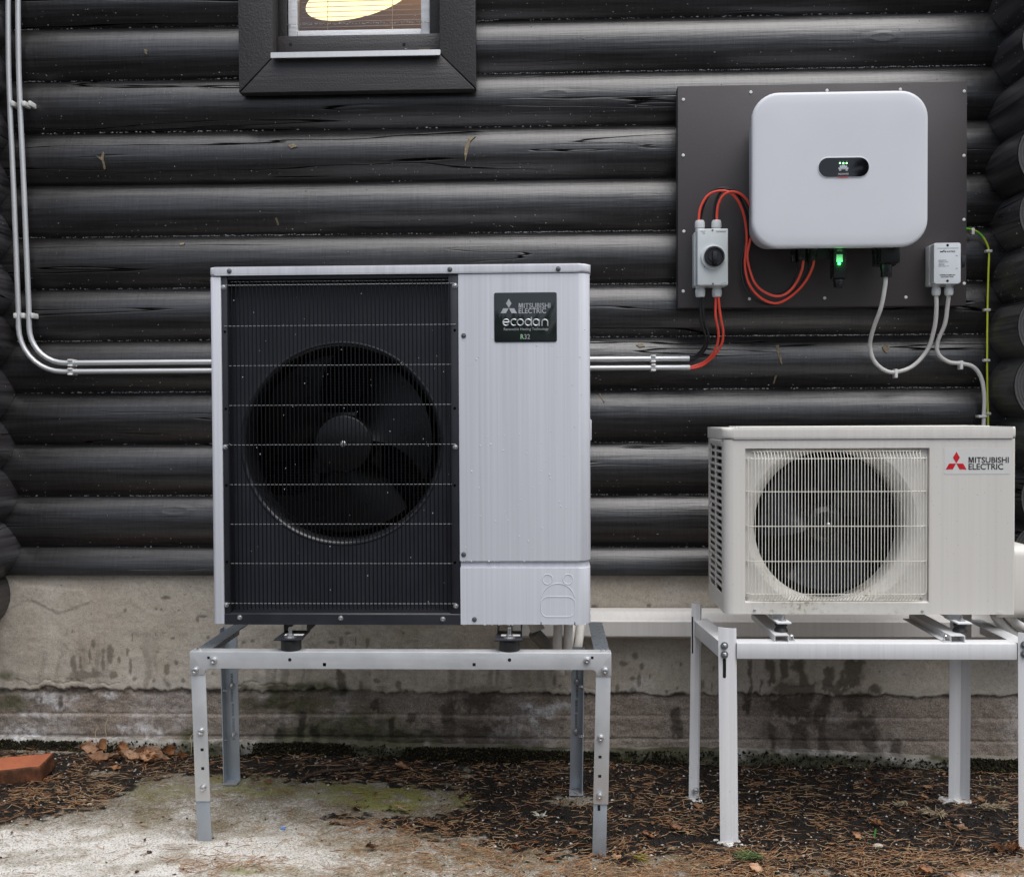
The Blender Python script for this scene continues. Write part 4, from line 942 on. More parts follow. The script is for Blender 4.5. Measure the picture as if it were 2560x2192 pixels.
for px, py, s, lab in ((2195, 2097, .012, "pale oval pebble before the white stand"), (1290, 2084, .006, "small pale stone under the metal stand"), (225, 2032, .008, "grey stone chip in the needle litter before the brick")):
    a, b = gp(px, py); m = MB(); m.ball((a, b, float(gz(a, b))+s*.35), s, 2, (1.2, .8, .5)); tag(m.build("pebble", 'stone'), lab, "pebble")
a, b = gp(707, 2086); m = MB(); m.hexa([(a-.006, b-.003, .006), (a+.008, b-.004, .005), (a+.008, b+.004, .009), (a-.005, b+.003, .012), (a-.006, b-.003, .008), (a+.008, b-.004, .007), (a+.008, b+.004, .011), (a-.005, b+.003, .014)]); tag(m.build("plastic_scrap", 'blue'), "tiny blue plastic scrap on the concrete", "scrap")
a, b = gp(2186, 2074); z = float(gz(a, b)); m = MB(); m.extrude([(a-.003, b, z), (a+.002, b, z), (a+.006, b, z+.026), (a+.002, b+.001, z+.024)], (0, .0015, 0)); tag(m.build("green_blade", 'bladeg'), "single bright green blade in the litter under the white stand", "grass blade")
for px, h, lab in ((238, .085, "shorter dry stalk growing against the plinth by the leaf heap"), (263, .115, "taller dry stalk growing against the plinth by the leaf heap"), (476, .06, "short dark stalk against the plinth beside the metal stand")):
    a, z = at(px, 1880, -.03); m = MB(); m.tube(spline([(a, -.03, z-.03), (a+.003, -.026, z+h*.4), (a-.004, -.020, z+h*.75), (a+.004, -.012, z+h)], 4), [.0012]*12+[.0008], 5)
    tag(m.build("dry_stalk", 'straw'), lab, "plant stalk")

# ------------------------------------------------------------------ heat pump
HF = -.68
def H(zx, zy, Y=HF): return at(500+zx/1.848, 640+zy/1.848, Y)
hp = thing("heat_pump", (-.405, -.48, .594), "large silver white heat pump with a black fan grille", "heat pump")
hL, hR, hB, hT = -.930, .118, .594, 1.580; hBk = -.27; zlid = 1.5565
xd0 = H(103, 900)[0]; xd1 = H(1197, 900)[0]
fx, fz = H(655, 868, HF+.05)
m = MB(); m.extrude(xy(rrect(hL-.001, hR+.002, HF-.003, hBk, (.016, .034, .02, .02)), zlid+.0005), (0, 0, hT-zlid), .005, 3); m.build("lid", 'hp', hp)
m = MB(); m.extrude(xy(rrect(hL, xd0, HF, hBk, (.010, .001, .001, .005), 4), hB), (0, 0, zlid-.003-hB), .0015); m.build("left_side_panel", 'hp', hp)
zg0, zg1 = H(1300, 1408)[1], H(1300, 1440)[1]
m = MB(); m.extrude(xy(rrect(xd1, hR, HF, hBk, (.0015, .034, .02, .002), 7), zg0), (0, 0, zlid-.0015-zg0), .0022); m.build("front_panel", 'hp', hp)
m = MB(); m.extrude(xy(rrect(xd1+.002, hR-.005, HF+.007, hBk+.002, (.001, .030, .02, .002), 7), zg1-.004), (0, 0, zg0-zg1+.008), 0); m.build("panel_neck", 'hp', hp)
m = MB(); m.extrude(xy(rrect(xd1+.001, hR-.001, HF+.0005, hBk+.001, (.0015, .034, .02, .002), 7), hB), (0, 0, zg1-hB), .0045, 3); sp_ = m.build("service_panel", 'hp', hp)
m = MB(); m.box(xd0+.001, xd1-.001, HF+.30, hBk, hB, zlid, 0); m.build("rear_casing", 'hp_dark', hp)
m = MB(); m.box(xd0+.0005, xd1-.0005, HF+.02, hBk-.001, hB-.004, hB+.012); m.build("base_pan", 'hp_dark', hp)
# dark front frame
xl1, xr0 = H(132, 900)[0], H(1150, 900)[0]; zb0, zb1, zb2 = H(600, 1703)[1], H(600, 1656)[1], H(600, 1626, HF+.045)[1]; zt0 = H(600, 106)[1]
m = MB(); m.box(xd0+.0005, xl1, HF+.004, HF+.055, zb1, zlid-.001, .002); m.box(xr0, xd1-.0005, HF+.004, HF+.055, zb1, zlid-.001, .002); m.box(xl1+.0005, xr0-.0005, HF+.006, HF+.055, zt0, zlid-.001, .002)
m.extrude([(xd0+.0005, HF+.002, zb0), (xd0+.0005, HF+.002, zb1), (xd0+.0005, HF+.006, zb1+.004), (xd0+.0005, HF+.045, zb2), (xd0+.0005, HF+.055, zb2), (xd0+.0005, HF+.055, zb0)], (xd1-xd0-.001, 0, 0), .001)
m.build("grille_frame", 'hp_dark', hp)
m = MB(); m.plate_hole(xl1, xr0, zb2, zt0, fx, fz, .286, HF+.050, 72)
m.build("front_plate", 'hp_plate', hp)
m = MB(); m.lathe([(.2868, .0495), (.2845, .0485), (.2805, .0490), (.2755, .0520), (.2715, .0590), (.2690, .075), (.268, .15), (.272, .16)], (fx, HF, fz), 72)
m.build("fan_shroud", 'shroud', hp)
m = MB()
for k in range(70):
    z = fz-.30+k*.0086; m.box(fx-.30, fx+.30, HF+.27, HF+.285, z, z+.0026)
o = m.build("coil_fins", 'coil', hp, smooth=False); o['kind'] = 'stuff'
m = MB(); m.box(fx-.33, fx+.34, HF+.290, HF+.296, fz-.47, fz+.46); m.build("coil_back", 'hole', hp)
bxm = H(535, 900, HF+.2)[0]
m = MB(); m.box(bxm-.008, bxm+.010, HF+.20, HF+.215, fz-.44, fz+.44, .002); m.box(fx+.07, fx+.088, HF+.20, HF+.215, fz-.44, fz+.44, .002); m.box(bxm, fx+.09, HF+.19, HF+.20, fz-.09, fz+.09, .002); m.cyl((fx, HF+.19, fz), (fx, HF+.14, fz), .06, n=24); m.build("motor_bracket", 'hp_plastic', hp)
fan = bpy.data.objects.new("fan", None); COL.objects.link(fan); fan.parent = hp; fan.location = Vector((fx, HF+.1, fz))-wloc(hp)
m = MB(); m.lathe([(.0002, .070), (.074, .071), (.079, .0735), (.081, .078), (.081, .16), (.0002, .16)], (fx, HF, fz), 48); m.build("hub", 'fan_black', fan)
def blade(a0, span, r0, r1, yf, yb, cx, cz, Y0, mat, parent, cup=.03):
    m = MB(); P = []
    for i in range(9):
        r = r0+(r1-r0)*i/8; row = []
        for j in range(15):
            t = j/14; sw = .34*(i/8)**1.4
            a = a0+span*(t*(.72+.28*(i/8))+.12*(1-i/8))-sw
            y = Y0+yf+(yb-yf)*t-cup*math.sin(math.pi*t)*(.4+.6*i/8)
            row.append((cx+r*math.cos(a), y, cz+r*math.sin(a)))
        P.append(row)
    m.grid(P); bmesh.ops.solidify(m.bm, geom=m.bm.faces[:], thickness=.003); m.build("blade", mat, parent, angle=60)
for a0 in (R_(-125), R_(-5), R_(115)): blade(a0, R_(96), .074, .252, .075, .165, fx, fz, HF, 'fan_black', fan)
m = MB(); m.lathe([(.0085, .070), (.0085, .064), (.005, .061), (.0002, .0605)], (fx, HF, fz), 14); m.build("centre_bolt", 'screw', fan)
# wire guard
xw0, xw1 = H(136, 900)[0], H(1158, 900)[0]; ztw, zbw = H(600, 130)[1], H(600, 1632)[1]; ztb = H(600, 112)[1]
m = MB(); N = 55
for k in range(N):
    x = xw0+(xw1-xw0)*k/(N-1); m.tube([(x, HF+.030, ztb+.004), (x, HF+.012, ztb-.002), (x, HF-.001, ztw-.003), (x, HF-.0015, ztw-.02), (x, HF-.0015, zbw+.012), (x, HF+.003, zbw)], .0017, 5)
m.build("wire_guard", 'hp_wire', hp)['kind'] = 'stuff'
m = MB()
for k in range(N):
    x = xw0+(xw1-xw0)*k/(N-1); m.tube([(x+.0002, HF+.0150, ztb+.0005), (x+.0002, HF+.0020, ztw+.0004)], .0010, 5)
m.build("guard_glint", 'hp_rod', hp)['kind'] = 'stuff'  # bright tubes along the black bends, painting in their wet highlight
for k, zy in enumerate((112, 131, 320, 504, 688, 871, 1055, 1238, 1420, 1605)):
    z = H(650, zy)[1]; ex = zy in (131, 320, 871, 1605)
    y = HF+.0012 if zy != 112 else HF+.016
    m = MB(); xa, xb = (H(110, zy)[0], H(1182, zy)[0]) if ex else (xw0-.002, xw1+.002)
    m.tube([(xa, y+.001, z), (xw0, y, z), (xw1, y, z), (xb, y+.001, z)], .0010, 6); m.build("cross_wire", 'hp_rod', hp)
for zx, zy in ((110, 145), (1178, 137), (116, 882), (1180, 882), (122, 1610), (1182, 1615)): a = H(zx, zy, HF+.004); screw('zinc', hp, a[0], HF+.0035, a[1])
for zx, zy in ((183, 1669), (650, 1672), (1122, 1676)): a = H(zx, zy); screw('zinc', hp, a[0], HF+.0015, a[1])
for zx, zy in ((137, 71), (1155, 63), (1655, 61)): a = H(zx, zy); screw('dark', hp, a[0], HF-.0035, a[1])
for zx, zy in ((1218, 368), (1218, 1378)): a = H(zx, zy); screw('dark', hp, a[0], HF-.0005, a[1])
a = H(1268, 1678); screw('dark', hp, a[0], HF, a[1])
for zx, zy in ((115, 350), (1177, 343), (119, 706), (1177, 703), (122, 1059), (1177, 1059), (124, 1412), (1178, 1415)): a = H(zx, zy, HF+.004); m = MB(); m.lathe([(.0035, .0), (.0035, .001), (.0002, .001)], (a[0], HF+.0030, a[1]), 10); m.build("frame_hole", 'hole', hp)
# knockouts of the service panel
K = lambda a, b: at(1120+a/5.4526, 1360+b/5.4526, HF)
def emboss(pts, closed, nm="knockout_line"):
    P = [(*K(a, b)[:1], HF+.0006, K(a, b)[1]) for a, b in pts]
    if closed: P = P+[P[0]]
    m = MB(); m.tube(P, .0013, 6); m.build(nm, 'hp', sp_)
for cx, cy in ((1357, 478), (1635, 478)): emboss([(cx+68*math.cos(t), cy+68*math.sin(t)) for t in np.linspace(0, 2*math.pi, 28, endpoint=False)], True)
emboss([(1270+0, 720)]+[(1500-230*math.cos(t), 765-230*math.sin(t)) for t in np.linspace(.2, math.pi-.2, 24)]+[(1730, 720)], False)
emboss([(1270, 780), (1300, 740), (1345, 716), (1650, 716), (1700, 740), (1727, 775), (1727, 925), (1700, 970), (1650, 990), (1345, 990), (1300, 970), (1270, 925)], True)
m = MB()
for a in (1268, 1729): p, q = K(a, 1062), K(a, 1108); m = MB(); m.box(p[0]-.0012, p[0]+.0012, HF-.0002, HF+.003, q[1]+.001, p[1]); m.build("slit", 'hole', sp_)
# badge
Bp = lambda a, b: (1220+a/9.855, 700+b/9.855)
b0, b1 = at(*Bp(150, 318), HF), at(*Bp(1698, 1520), HF)
m = MB(); m.extrude(xz(rrect(b0[0], b1[0], b1[1], b0[1], .005), HF-.0020), (0, .002, 0), .0006); badge = m.build("badge", 'badge', hp)
BY = HF-.0021
flat_shapes("emblem", [[Bp(*q) for q in P] for P in (((513, 462), (580, 580), (513, 688), (443, 580)), ((375, 700), (508, 700), (440, 820), (308, 820)), ((518, 700), (647, 700), (714, 820), (582, 820)))], BY, 'silver', badge)
flat_shapes("lettering", [[Bp(*q) for q in ((756, 690), (756, 572), (788, 572), (808, 650), (828, 572), (860, 572), (860, 690), (839, 690), (839, 604), (818, 690), (798, 690), (777, 604), (777, 690))]], BY, 'silver', badge); lettering("ITSUBISHI", (*Bp(882, 572), *Bp(1535, 690)), BY, 'silver', badge, .012); lettering("ELECTRIC", (*Bp(755, 703), *Bp(1430, 820)), BY, 'silver', badge, .012)
def ring_letter(pts, r, nm='lettering'):
    m = MB(); m.tube([(*at(*Bp(a, b), BY)[:1], BY+.0006, at(*Bp(a, b), BY)[1]) for a, b in pts], r, 8); return m
def arc(cx, cy, r, a0, a1, n=22): return [(cx+r*math.cos(R_(t)), cy-r*math.sin(R_(t))) for t in np.linspace(a0, a1, n)]
rw = .0020
for pts_list in ([[(375, 1045), (520, 1045)]+arc(445, 1045, 76, 0, 320)], [arc(640, 1045, 76, 50, 310)], [arc(795, 1045, 76, 0, 360)], [arc(990, 1045, 76, 0, 360), [(1068, 915), (1068, 1132)]], [arc(1185, 1045, 76, 0, 360), [(1262, 968), (1262, 1135)]], [[(1330, 1135), (1330, 1045)]+arc(1400, 1045, 70, 180, 0)+[(1470, 1135)]]):
    m = MB()
    for pts in pts_list: m.tube([(at(*Bp(a, b), BY)[0], BY+.0006, at(*Bp(a, b), BY)[1]) for a, b in pts], rw, 8)
    m.build("lettering", 'silver', badge)
lettering("Renewable Heating Technology", (*Bp(390, 1180), *Bp(1490, 1256)), BY, 'silver', badge)
lettering("R", (*Bp(803, 1340), *Bp(885, 1455)), BY, 'green_print', badge, .01); lettering("32", (*Bp(895, 1340), *Bp(1035, 1455)), BY, 'silver', badge)
# water drops
m = MB()
for _ in range(70):
    zx = random.uniform(1215, 1780); zy = random.choice((random.uniform(300, 1400), random.uniform(780, 1350))); a = H(zx, zy); s = random.uniform(.0008, .0022)
    m.ball((a[0], HF-.0002, a[1]), s, 1, (1, .5, random.uniform(1, 2.2)))
for _ in range(60):
    a = H(random.uniform(135, 1150), random.uniform(160, 1600)); m.ball((a[0], HF-.0016, a[1]), random.uniform(.0007, .0016), 1, (.8, .6, 1.3))
for _ in range(26):
    zx = random.uniform(1200, 1780); a = H(zx, 1703); m.ball((a[0], HF+.002, hB-.0008), random.uniform(.0012, .0026), 1, (1, 1, 1.2))
for _ in range(10):
    a = H(random.uniform(1210, 1560), 1410); m.ball((a[0], HF+.001, zg0-.0008), random.uniform(.0012, .0024), 1, (1, 1, 1.2))
m.build("water_drops", 'drop', hp)['kind'] = 'stuff'
for x0, x1, z in ((hL-.006, hL, H(45, 810)[1]), (hR, hR+.006, H(1803, 805)[1])):
    m = MB(); m.box(x0, x1, -.60, -.50, z-.03, z+.03, .003); m.build("handle", 'hp', hp)
for px, lab in ((726, 1), (1272, 0)):
    X = at(px, 1600, -.705)[0]; ft = bpy.data.objects.new("foot_bracket", None); COL.objects.link(ft); ft.parent = hp; ft.location = Vector((X, -.70, .562))-wloc(hp)
    m = MB(); m.extrude([(X-.038, -.735, .5595), (X+.038, -.735, .5595), (X+.034, -.62, .5595), (X-.034, -.62, .5595)], (0, 0, .0045), .001); m.box(X-.034, X-.031, -.645, -.50, .5635, .592); m.box(X+.031, X+.034, -.645, -.50, .5635, .592); m.build("plate", 'hp_dark', ft)
    m = MB(); m.lathe([(.016, 0), (.016, .0015)], (X+.002, -.712, .5642), 18, 'z', True); m.lathe([(.010, .0015), (.010, .008)], (X+.002, -.712, .5642), 6, 'z', True); m.cyl((X+.002, -.712, .56), (X+.002, -.712, .592), .0052, n=10); m.build("bolt", 'screw', ft)
    m = MB(); m.box(X-.022, X+.030, -.688, -.668, .5638, .5644); m.build("rating_sticker", 'sticker', ft)

# ------------------------------------------------------------------ metal stand under the heat pump
st = thing("metal_stand", (-.405, -.53, 0), "galvanised steel stand with bolted legs under the large heat pump", "stand")
SY, SB, ZT = -.732, -.327, .5285
x0, x1 = -.9785, .1690; zr = .4835; zt_ = .4655; tw = .0405
P = [(x0, ZT), (x0, zt_), (x0+tw, zt_), (x0+tw, zr-.008), (x0+tw+.002, zr-.003), (x0+tw+.008, zr), (x1-tw-.008, zr), (x1-tw-.002, zr-.003), (x1-tw, zr-.008), (x1-tw, zt_), (x1, zt_), (x1, ZT)]
m = MB(); m.extrude(xz(P, SY), (0, .003, 0), .0006); m.box(x0, x1, SY+.0031, SY+.040, ZT-.003, ZT+.0003, .0012); fr_ = m.build("front_rail", 'galv', st)
for s, xe in ((1, x0+.002), (-1, x1-.002)):
    m = MB(); xi = xe+s*.042
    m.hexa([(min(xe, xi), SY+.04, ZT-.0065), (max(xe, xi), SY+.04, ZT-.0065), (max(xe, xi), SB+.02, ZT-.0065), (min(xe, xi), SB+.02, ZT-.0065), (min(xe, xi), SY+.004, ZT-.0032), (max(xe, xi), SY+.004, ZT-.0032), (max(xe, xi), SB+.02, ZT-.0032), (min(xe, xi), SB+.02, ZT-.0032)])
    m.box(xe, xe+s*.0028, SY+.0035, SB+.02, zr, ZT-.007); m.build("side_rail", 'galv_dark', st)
def leg_panel(mb, tl, tr, bl, br, Y, th, fl, side):
    """face plate between four (x, z) corners at depth Y plus a flange along one side going fl deep"""
    mb.hexa([(bl[0], Y, bl[1]), (br[0], Y, br[1]), (br[0], Y+th, br[1]), (bl[0], Y+th, bl[1]), (tl[0], Y, tl[1]), (tr[0], Y, tr[1]), (tr[0], Y+th, tr[1]), (tl[0], Y+th, tl[1])], .0006)
    b, t = (bl, tl) if side < 0 else (br, tr); s = -side*.0028
    y0, y1 = (Y+th, Y+fl) if fl > 0 else (Y+fl, Y)
    xs_ = sorted((0, s)); mb.hexa([(b[0]+xs_[0], y0, b[1]), (b[0]+xs_[1], y0, b[1]), (b[0]+xs_[1], y1, b[1]), (b[0]+xs_[0], y1, b[1]), (t[0]+xs_[0], y0, t[1]), (t[0]+xs_[1], y0, t[1]), (t[0]+xs_[1], y1, t[1]), (t[0]+xs_[0], y1, t[1])])
def lerp2(a, b, t): return (a[0]+(b[0]-a[0])*t, a[1]+(b[1]-a[1])*t)
L6 = lambda a, b: (400+a/2.5635, 1500+b/2.5635)
L7 = lambda a, b: (1200+a/2.5625, 1500+b/2.5625)
def front_leg(fn, up, low, bolts, holes, lowhole, side):
    lg = bpy.data.objects.new("leg", None); COL.objects.link(lg); lg.parent = st; Yl = SY+.0032
    c = [at(*fn(*q), Yl) for q in low]; lg.location = Vector((c[2][0], Yl, c[2][1]))-wloc(st)
    m = MB(); leg_panel(m, at(*fn(*up[0]), Yl), at(*fn(*up[1]), Yl), at(*fn(*up[2]), Yl), at(*fn(*up[3]), Yl), Yl, .0028, .042, side); m.build("upper_leg", 'galv', lg)
    Y2 = Yl+.003; c = [at(*fn(*q), Y2) for q in low]
    m = MB(); leg_panel(m, c[0], c[1], (c[2][0], c[2][1]-.012), (c[3][0], c[3][1]-.012), Y2, .0028, .038, side); m.build("lower_leg", 'galv2', lg)
    for b in bolts: a = at(*fn(*b), Yl); screw('dome', lg, a[0], Yl-.0002 if b[1] > 475 else SY-.0002, a[1], 'bolt')
    for b in holes: a = at(*fn(*b), Yl); m = MB(); m.box(a[0]-.0042, a[0]+.0042, Yl-.0004, Yl+.002, a[1]-.0038, a[1]+.0038); m.build("slot", 'hole', lg)
    if lowhole: a = at(*fn(*lowhole), Y2); m = MB(); m.box(a[0]-.0036, a[0]+.0036, Y2-.0004, Y2+.002, a[1]-.008, a[1]+.0075); m.build("slot", 'hole', lg)
front_leg(L6, ((197, 440), (290, 440), (228, 1288), (321, 1288)), ((229, 1280), (318, 1280), (243, 1545), (332, 1543)), ((230, 445), (265, 838), (278, 1200)), ((270, 957), (274, 1077)), None, -1)
front_leg(L7, ((744, 440), (838, 440), (725, 1306), (822, 1308)), ((727, 1300), (815, 1300), (718, 1640), (808, 1640)), ((802, 448), (773, 880), (766, 1250)), ((769, 1003), (767, 1126)), (762, 1328), 1)
for fn, bolts in ((L6, ((345, 383),)), (L7, ((686, 383),))):
    for b in bolts: a = at(*fn(*b), SY); screw('dome', fr_, a[0], SY-.0002, a[1], 'bolt')
def rail_hole(p, r, rnd=False):
    m = MB()
    if rnd: m.lathe([(r, 0), (r, .001)], (p[0], SY-.0004, p[1]), 14, caps=True)
    else: m.box(p[0]-r, p[0]+r, SY-.0004, SY+.001, p[1]-r, p[1]+r)
    m.build("rail_hole", 'hole', fr_)
rail_hole(at(*L6(311, 368), SY), .0035); rail_hole(at(*L6(1054, 411), SY), .0042); rail_hole(at(*L7(719, 368), SY), .0035)
for a, b in ((26, 370), (887, 370)): rail_hole(at(800+a/2.302, 1500+b/2.302, SY), .0042)
for px, py in ((400+832/2.5635, 1500+381/2.5635), (1200+189/2.5625, 1500+382/2.5625)): rail_hole(at(px, py, SY), .0048, True)
for fn, tl, tr, bl, br, side, bo in ((L6, (405, 170), (492, 170), (430, 1140), (514, 1140), -1, ((463, 548), (475, 862))), (L7, (588, 300), (668, 300), (574, 1205), (655, 1225), 1, ((620, 522), (613, 838)))):
    lg = bpy.data.objects.new("leg", None); COL.objects.link(lg); lg.parent = st; a = at(*fn(*bl), SB); lg.location = Vector((a[0], SB, a[1]))-wloc(st)
    m = MB(); c = [at(*fn(*q), SB) for q in (tl, tr, bl, br)]; leg_panel(m, c[0], c[1], (c[2][0], c[2][1]-.012), (c[3][0], c[3][1]-.012), SB, .0028, -.036, side)
    m.box(min(c[2][0], c[3][0])-.002, max(c[2][0], c[3][0])+.002, SB-.045, SB, c[2][1]-.006, c[2][1]-.003); m.build("leg_profile", 'galv2', lg)
    for b in bo: a = at(*fn(*b), SB); screw('nut', lg, a[0], SB-.0003, a[1], 'bolt')
    p, q = at(*fn(*bo[0]), SB), at(*fn(*bo[1]), SB)
    for t0, t1 in ((-.25, .32), (.36, .62), (.66, 1.1)): u, v = lerp2(p, q, t0), lerp2(p, q, t1); m = MB(); m.box(u[0]-.0038, u[0]+.0038, SB-.0003, SB+.001, v[1], u[1]); m.build("slot", 'galv_dark', lg)
    for k in (0, 1): u = lerp2(p, q, k); sx = c[0][0] if side < 0 else c[1][0]; screw('nut', lg, sx+(.0005 if side < 0 else -.003), SB-.018, u[1]-.012, 'bolt', (0, 0, R_(90*(1 if side < 0 else -1))))
for px in (726, 1272):
    X = at(px, 1600, -.705)[0]+.002; m = MB(); m.lathe([(.0265, 0), (.028, .002), (.0275, .016), (.028, .028), (.026, .0305)], (X, -.704, ZT+.0006), 24, 'z', True); m.build("rubber_mount", 'rubber', st)
for xx in (x0+.02, x1-.02):
    m = MB(); m.lathe([(.008, 0), (.008, .004), (.005, .006)], (xx, SY+.02, ZT+.0004), 12, 'z', True); m.build("bolt", 'screw', st)

# pipes and hoses below the heat pump
def corrugated(P, r, name, label, cat, group=None, rib=.0045):
    L = 0; sp = spline(P, 24); m = MB()
    n = len(sp); m.tube(sp, [r*(1+.03*(1 if k % 2 else -1)) for k in range(n)], 14); return tag(m.build(name, 'hose'), label, cat, group)
xa = at(1395, 1575, -.44)[0]; xb = at(1421, 1575, -.44)[0]
corrugated([(xa, -.45, .61), (xa, -.45, .54), (xa-.002, -.44, .46), (xa+.01, -.40, .39), (xa+.03, -.30, .42), (xa+.05, -.08, .46)], .0135, "corrugated_hose", "white ribbed hose under the heat pump, nearer the grey pipe", "hose", "ribbed hoses under the heat pump")
corrugated([(xb, -.44, .61), (xb, -.44, .54), (xb-.002, -.43, .46), (xb-.004, -.39, .395), (xb+.03, -.28, .43), (xb+.05, -.08, .465)], .0135, "corrugated_hose", "white ribbed hose under the heat pump, nearer the right rail", "hose", "ribbed hoses under the heat pump")
t = thing("insulated_pipe", (-.04, -.4, .4), "grey insulated pipe bending down behind the heat pump, with white sleeve", "pipe")
m = MB(); a = at3(1335, 1580, -.38); b = at3(1362, 1610, -.36); c = at3(1392, 1650, -.33); m.tube(spline([a, b, c, (c[0]+.02, -.25, c[2]-.01)], 8), .020, 14); m.build("foam_sleeve", 'foam', t)
m = MB(); m.tube(spline([(a[0]-.03, -.36, .61), (a[0]-.006, -.37, .565), (a[0]+.012, -.38, a[2]+.004)], 8), .0225, 16); m.tube([(a[0]+.0, -.36, .548), (a[0]+.07, -.34, .545)], .014, 12); m.build("white_sleeve", 'hose', t)
m = MB(); c = at3(1404, 1672, -.40); m.ball((c[0], -.40, c[2]+.012), .026, 3, (1, 1, .8)); tag(m.build("drain_elbow", 'hose'), "cream rounded pipe elbow peeping out below the metal stand's front rail", "pipe elbow")

# ------------------------------------------------------------------ white trunking along the plinth
tz0, tz1 = .417, .509
m = MB(); prof = [(.012, tz0), (-.050, tz0+.002), (-.058, tz0+.010), (-.058, tz0+.058), (-.052, tz0+.066), (-.044, tz1-.006), (-.036, tz1), (.012, tz1)]
m.extrude([(-.12, y, z) for y, z in prof][::-1], (2.3, 0, 0), .0012); tag(m.build("cable_trunking", 'pvc'), "white plastic trunking running along the plinth behind both units", "trunking")

# ------------------------------------------------------------------ conduits
def conduit(xv, zh, r, label, xc, lean, bend, wob):
    c = thing("metal_conduit", (xv, -.03, zh), label, "conduit", "aluminium conduits on the log wall")
    P = [(xv-lean, -.026, 3.2), (xv-lean+wob, -.026, 2.75), (xv-lean*.9-wob*.3, -.026, 2.35), (xv-lean*.45, -.026, 1.95), (xv, -.026, zh+bend+.06)]
    B = [(xv+bend-bend*math.cos(a), -.026, zh+bend-bend*math.sin(a)) for a in np.linspace(0, math.pi/2, 10)]
    m = MB(); sp = spline(P, 6)+B+[(xv+bend+.1, -.026, zh), (xc-.02, -.026, zh), (xc, -.026, zh)]; m.tube(sp, r, 14); m.build("pipe", 'alu', c)
    m = MB(); m.lathe([(r*1.08, -.028), (r*1.08, 0), (r*.8, .001), (r*.75, -.004)], (xc, -.026, zh), 16, 'x'); m.build("end_sleeve", 'alu', c)
    return c
xo, xi_ = at(48, 780, -.026)[0]-.003, at(66, 700, -.026)[0]+.007
xe = at(1723, 900, -.026)[0]; zu, zl = at(800, 903, -.026)[1], at(800, 925, -.026)[1]
ca = conduit(xi_, zu, .0088, "upper inner metal conduit, with the tighter bend at bottom left", xe, .024, .125, .003)
cb = conduit(xo, zl, .0088, "lower outer metal conduit, with the wider bend at bottom left", xe+.002, .022, .155, .004)
def clip(parent, x, z, vert):
    m = MB()
    if vert: m.box(x-.014, x+.014, -.040, .01, z-.007, z+.007, .004); m.box(x-.019, x-.012, -.034, .01, z-.008, z+.008, .002)
    else: m.box(x-.008, x+.008, -.040, .01, z+.006, z+.0125, .0025); m.box(x-.008, x+.008, -.040, .01, z-.0125, z-.006, .0025); m.box(x-.010, x+.006, -.018, .01, z-.012, z+.012, .002)
    return m.build("clip", 'clip', parent)
for px, py, par in ((38, 262, cb), (67, 262, ca), (82, 262, ca), (46, 790, cb), (64, 790, ca), (88, 790, ca)):
    a = at(px, py, -.02); m = MB(); w_ = .0065 if px not in (82, 88) else .005; m.box(a[0]-w_-.004, a[0]+w_-.004, -.036, .012, a[1]-.009, a[1]+.009, .003); m.build("clip", 'clip', par)
for px in (178, 1633):
    clip(ca, at(px, 903, -.026)[0], zu, False); clip(cb, at(px, 925, -.026)[0], zl, False)

# ------------------------------------------------------------------ mounting board with inverter and switches
BX0, BX1, BZ0, BZ1, BF = .436, 1.381, 1.524, 2.257, -.062
bd = thing("mounting_board", (.9, -.03, BZ0), "charcoal painted board screwed to the logs, carrying the inverter", "board")
m = MB(); m.box(BX0, BX1, BF, -.012, BZ0, BZ1, .002); m.build("panel", 'board', bd)
for a, b in ((125, 181), (562, 133), (1055, 122), (1530, 115), (1944, 127), (124, 541), (1942, 543), (128, 1033), (1942, 957), (124, 1420), (1943, 1370), (553, 1470), (1040, 1464), (1566, 1459)):
    p = at(1660+a/2.59, 180+b/2.59, BF); screw('board', bd, p[0], BF-.0005, p[1])
IB, IF_ = -.095, -.262
Ip = lambda a, b, Y=IF_: at(1660+a/2.59, 180+b/2.59, Y)
iv = thing("solar_inverter", (.93, -.18, 1.70), "white solar inverter with rounded corners and a black display", "inverter")
ix0, ix1, iz0, iz1 = Ip(570, 700)[0], Ip(1714, 700)[0], Ip(1140, 1136)[1], Ip(1140, 123)[1]
def rr(d, y, r=.085, zx=0): return xz(rrect(ix0+d, ix1-d, iz0+d, iz1-d, max(.02, r-d), 9), y)
m = MB(); m.loft([rr(.024, IB), rr(.020, IB-.05), rr(.014, IB-.10), rr(.010, IF_+.032)], True, True); m.build("body", 'inv_side', iv)
m = MB(); m.loft([rr(.006, IF_+.0318), rr(.002, IF_+.024), rr(.0, IF_+.014), rr(.0006, IF_+.008), rr(.002, IF_+.0045), rr(.005, IF_+.002), rr(.012, IF_+.0006), rr(.04, IF_-.0008), rr(.10, IF_-.0016), rr(.19, IF_-.002)], True, True); cov = m.build("cover", 'inv', iv, angle=60)
px0, px1, pz0, pz1 = Ip(997, 620)[0], Ip(1326, 620)[0], Ip(1161, 684)[1], Ip(1161, 556)[1]
m = MB(); pr = (pz1-pz0)/2-.0005
m.loft([xz(rrect(px0-.0015, px1+.0015, pz0-.0015, pz1+.0015, pr+.001, 9), IF_+.0), xz(rrect(px0-.0015, px1+.0015, pz0-.0015, pz1+.0015, pr+.001, 9), IF_-.0035), xz(rrect(px0, px1, pz0, pz1, pr, 9), IF_-.0042)], True, True); m.build("display_rim", 'inv', iv)
m = MB(); m.extrude(xz(rrect(px0+.0008, px1-.0008, pz0+.0008, pz1-.0008, pr-.0008, 9), IF_-.0046), (0, .002, 0)); dis = m.build("display", 'pill', iv)
DY = IF_-.0047
Dp = lambda a, b: (2020+a/11.51, 370+b/11.51)
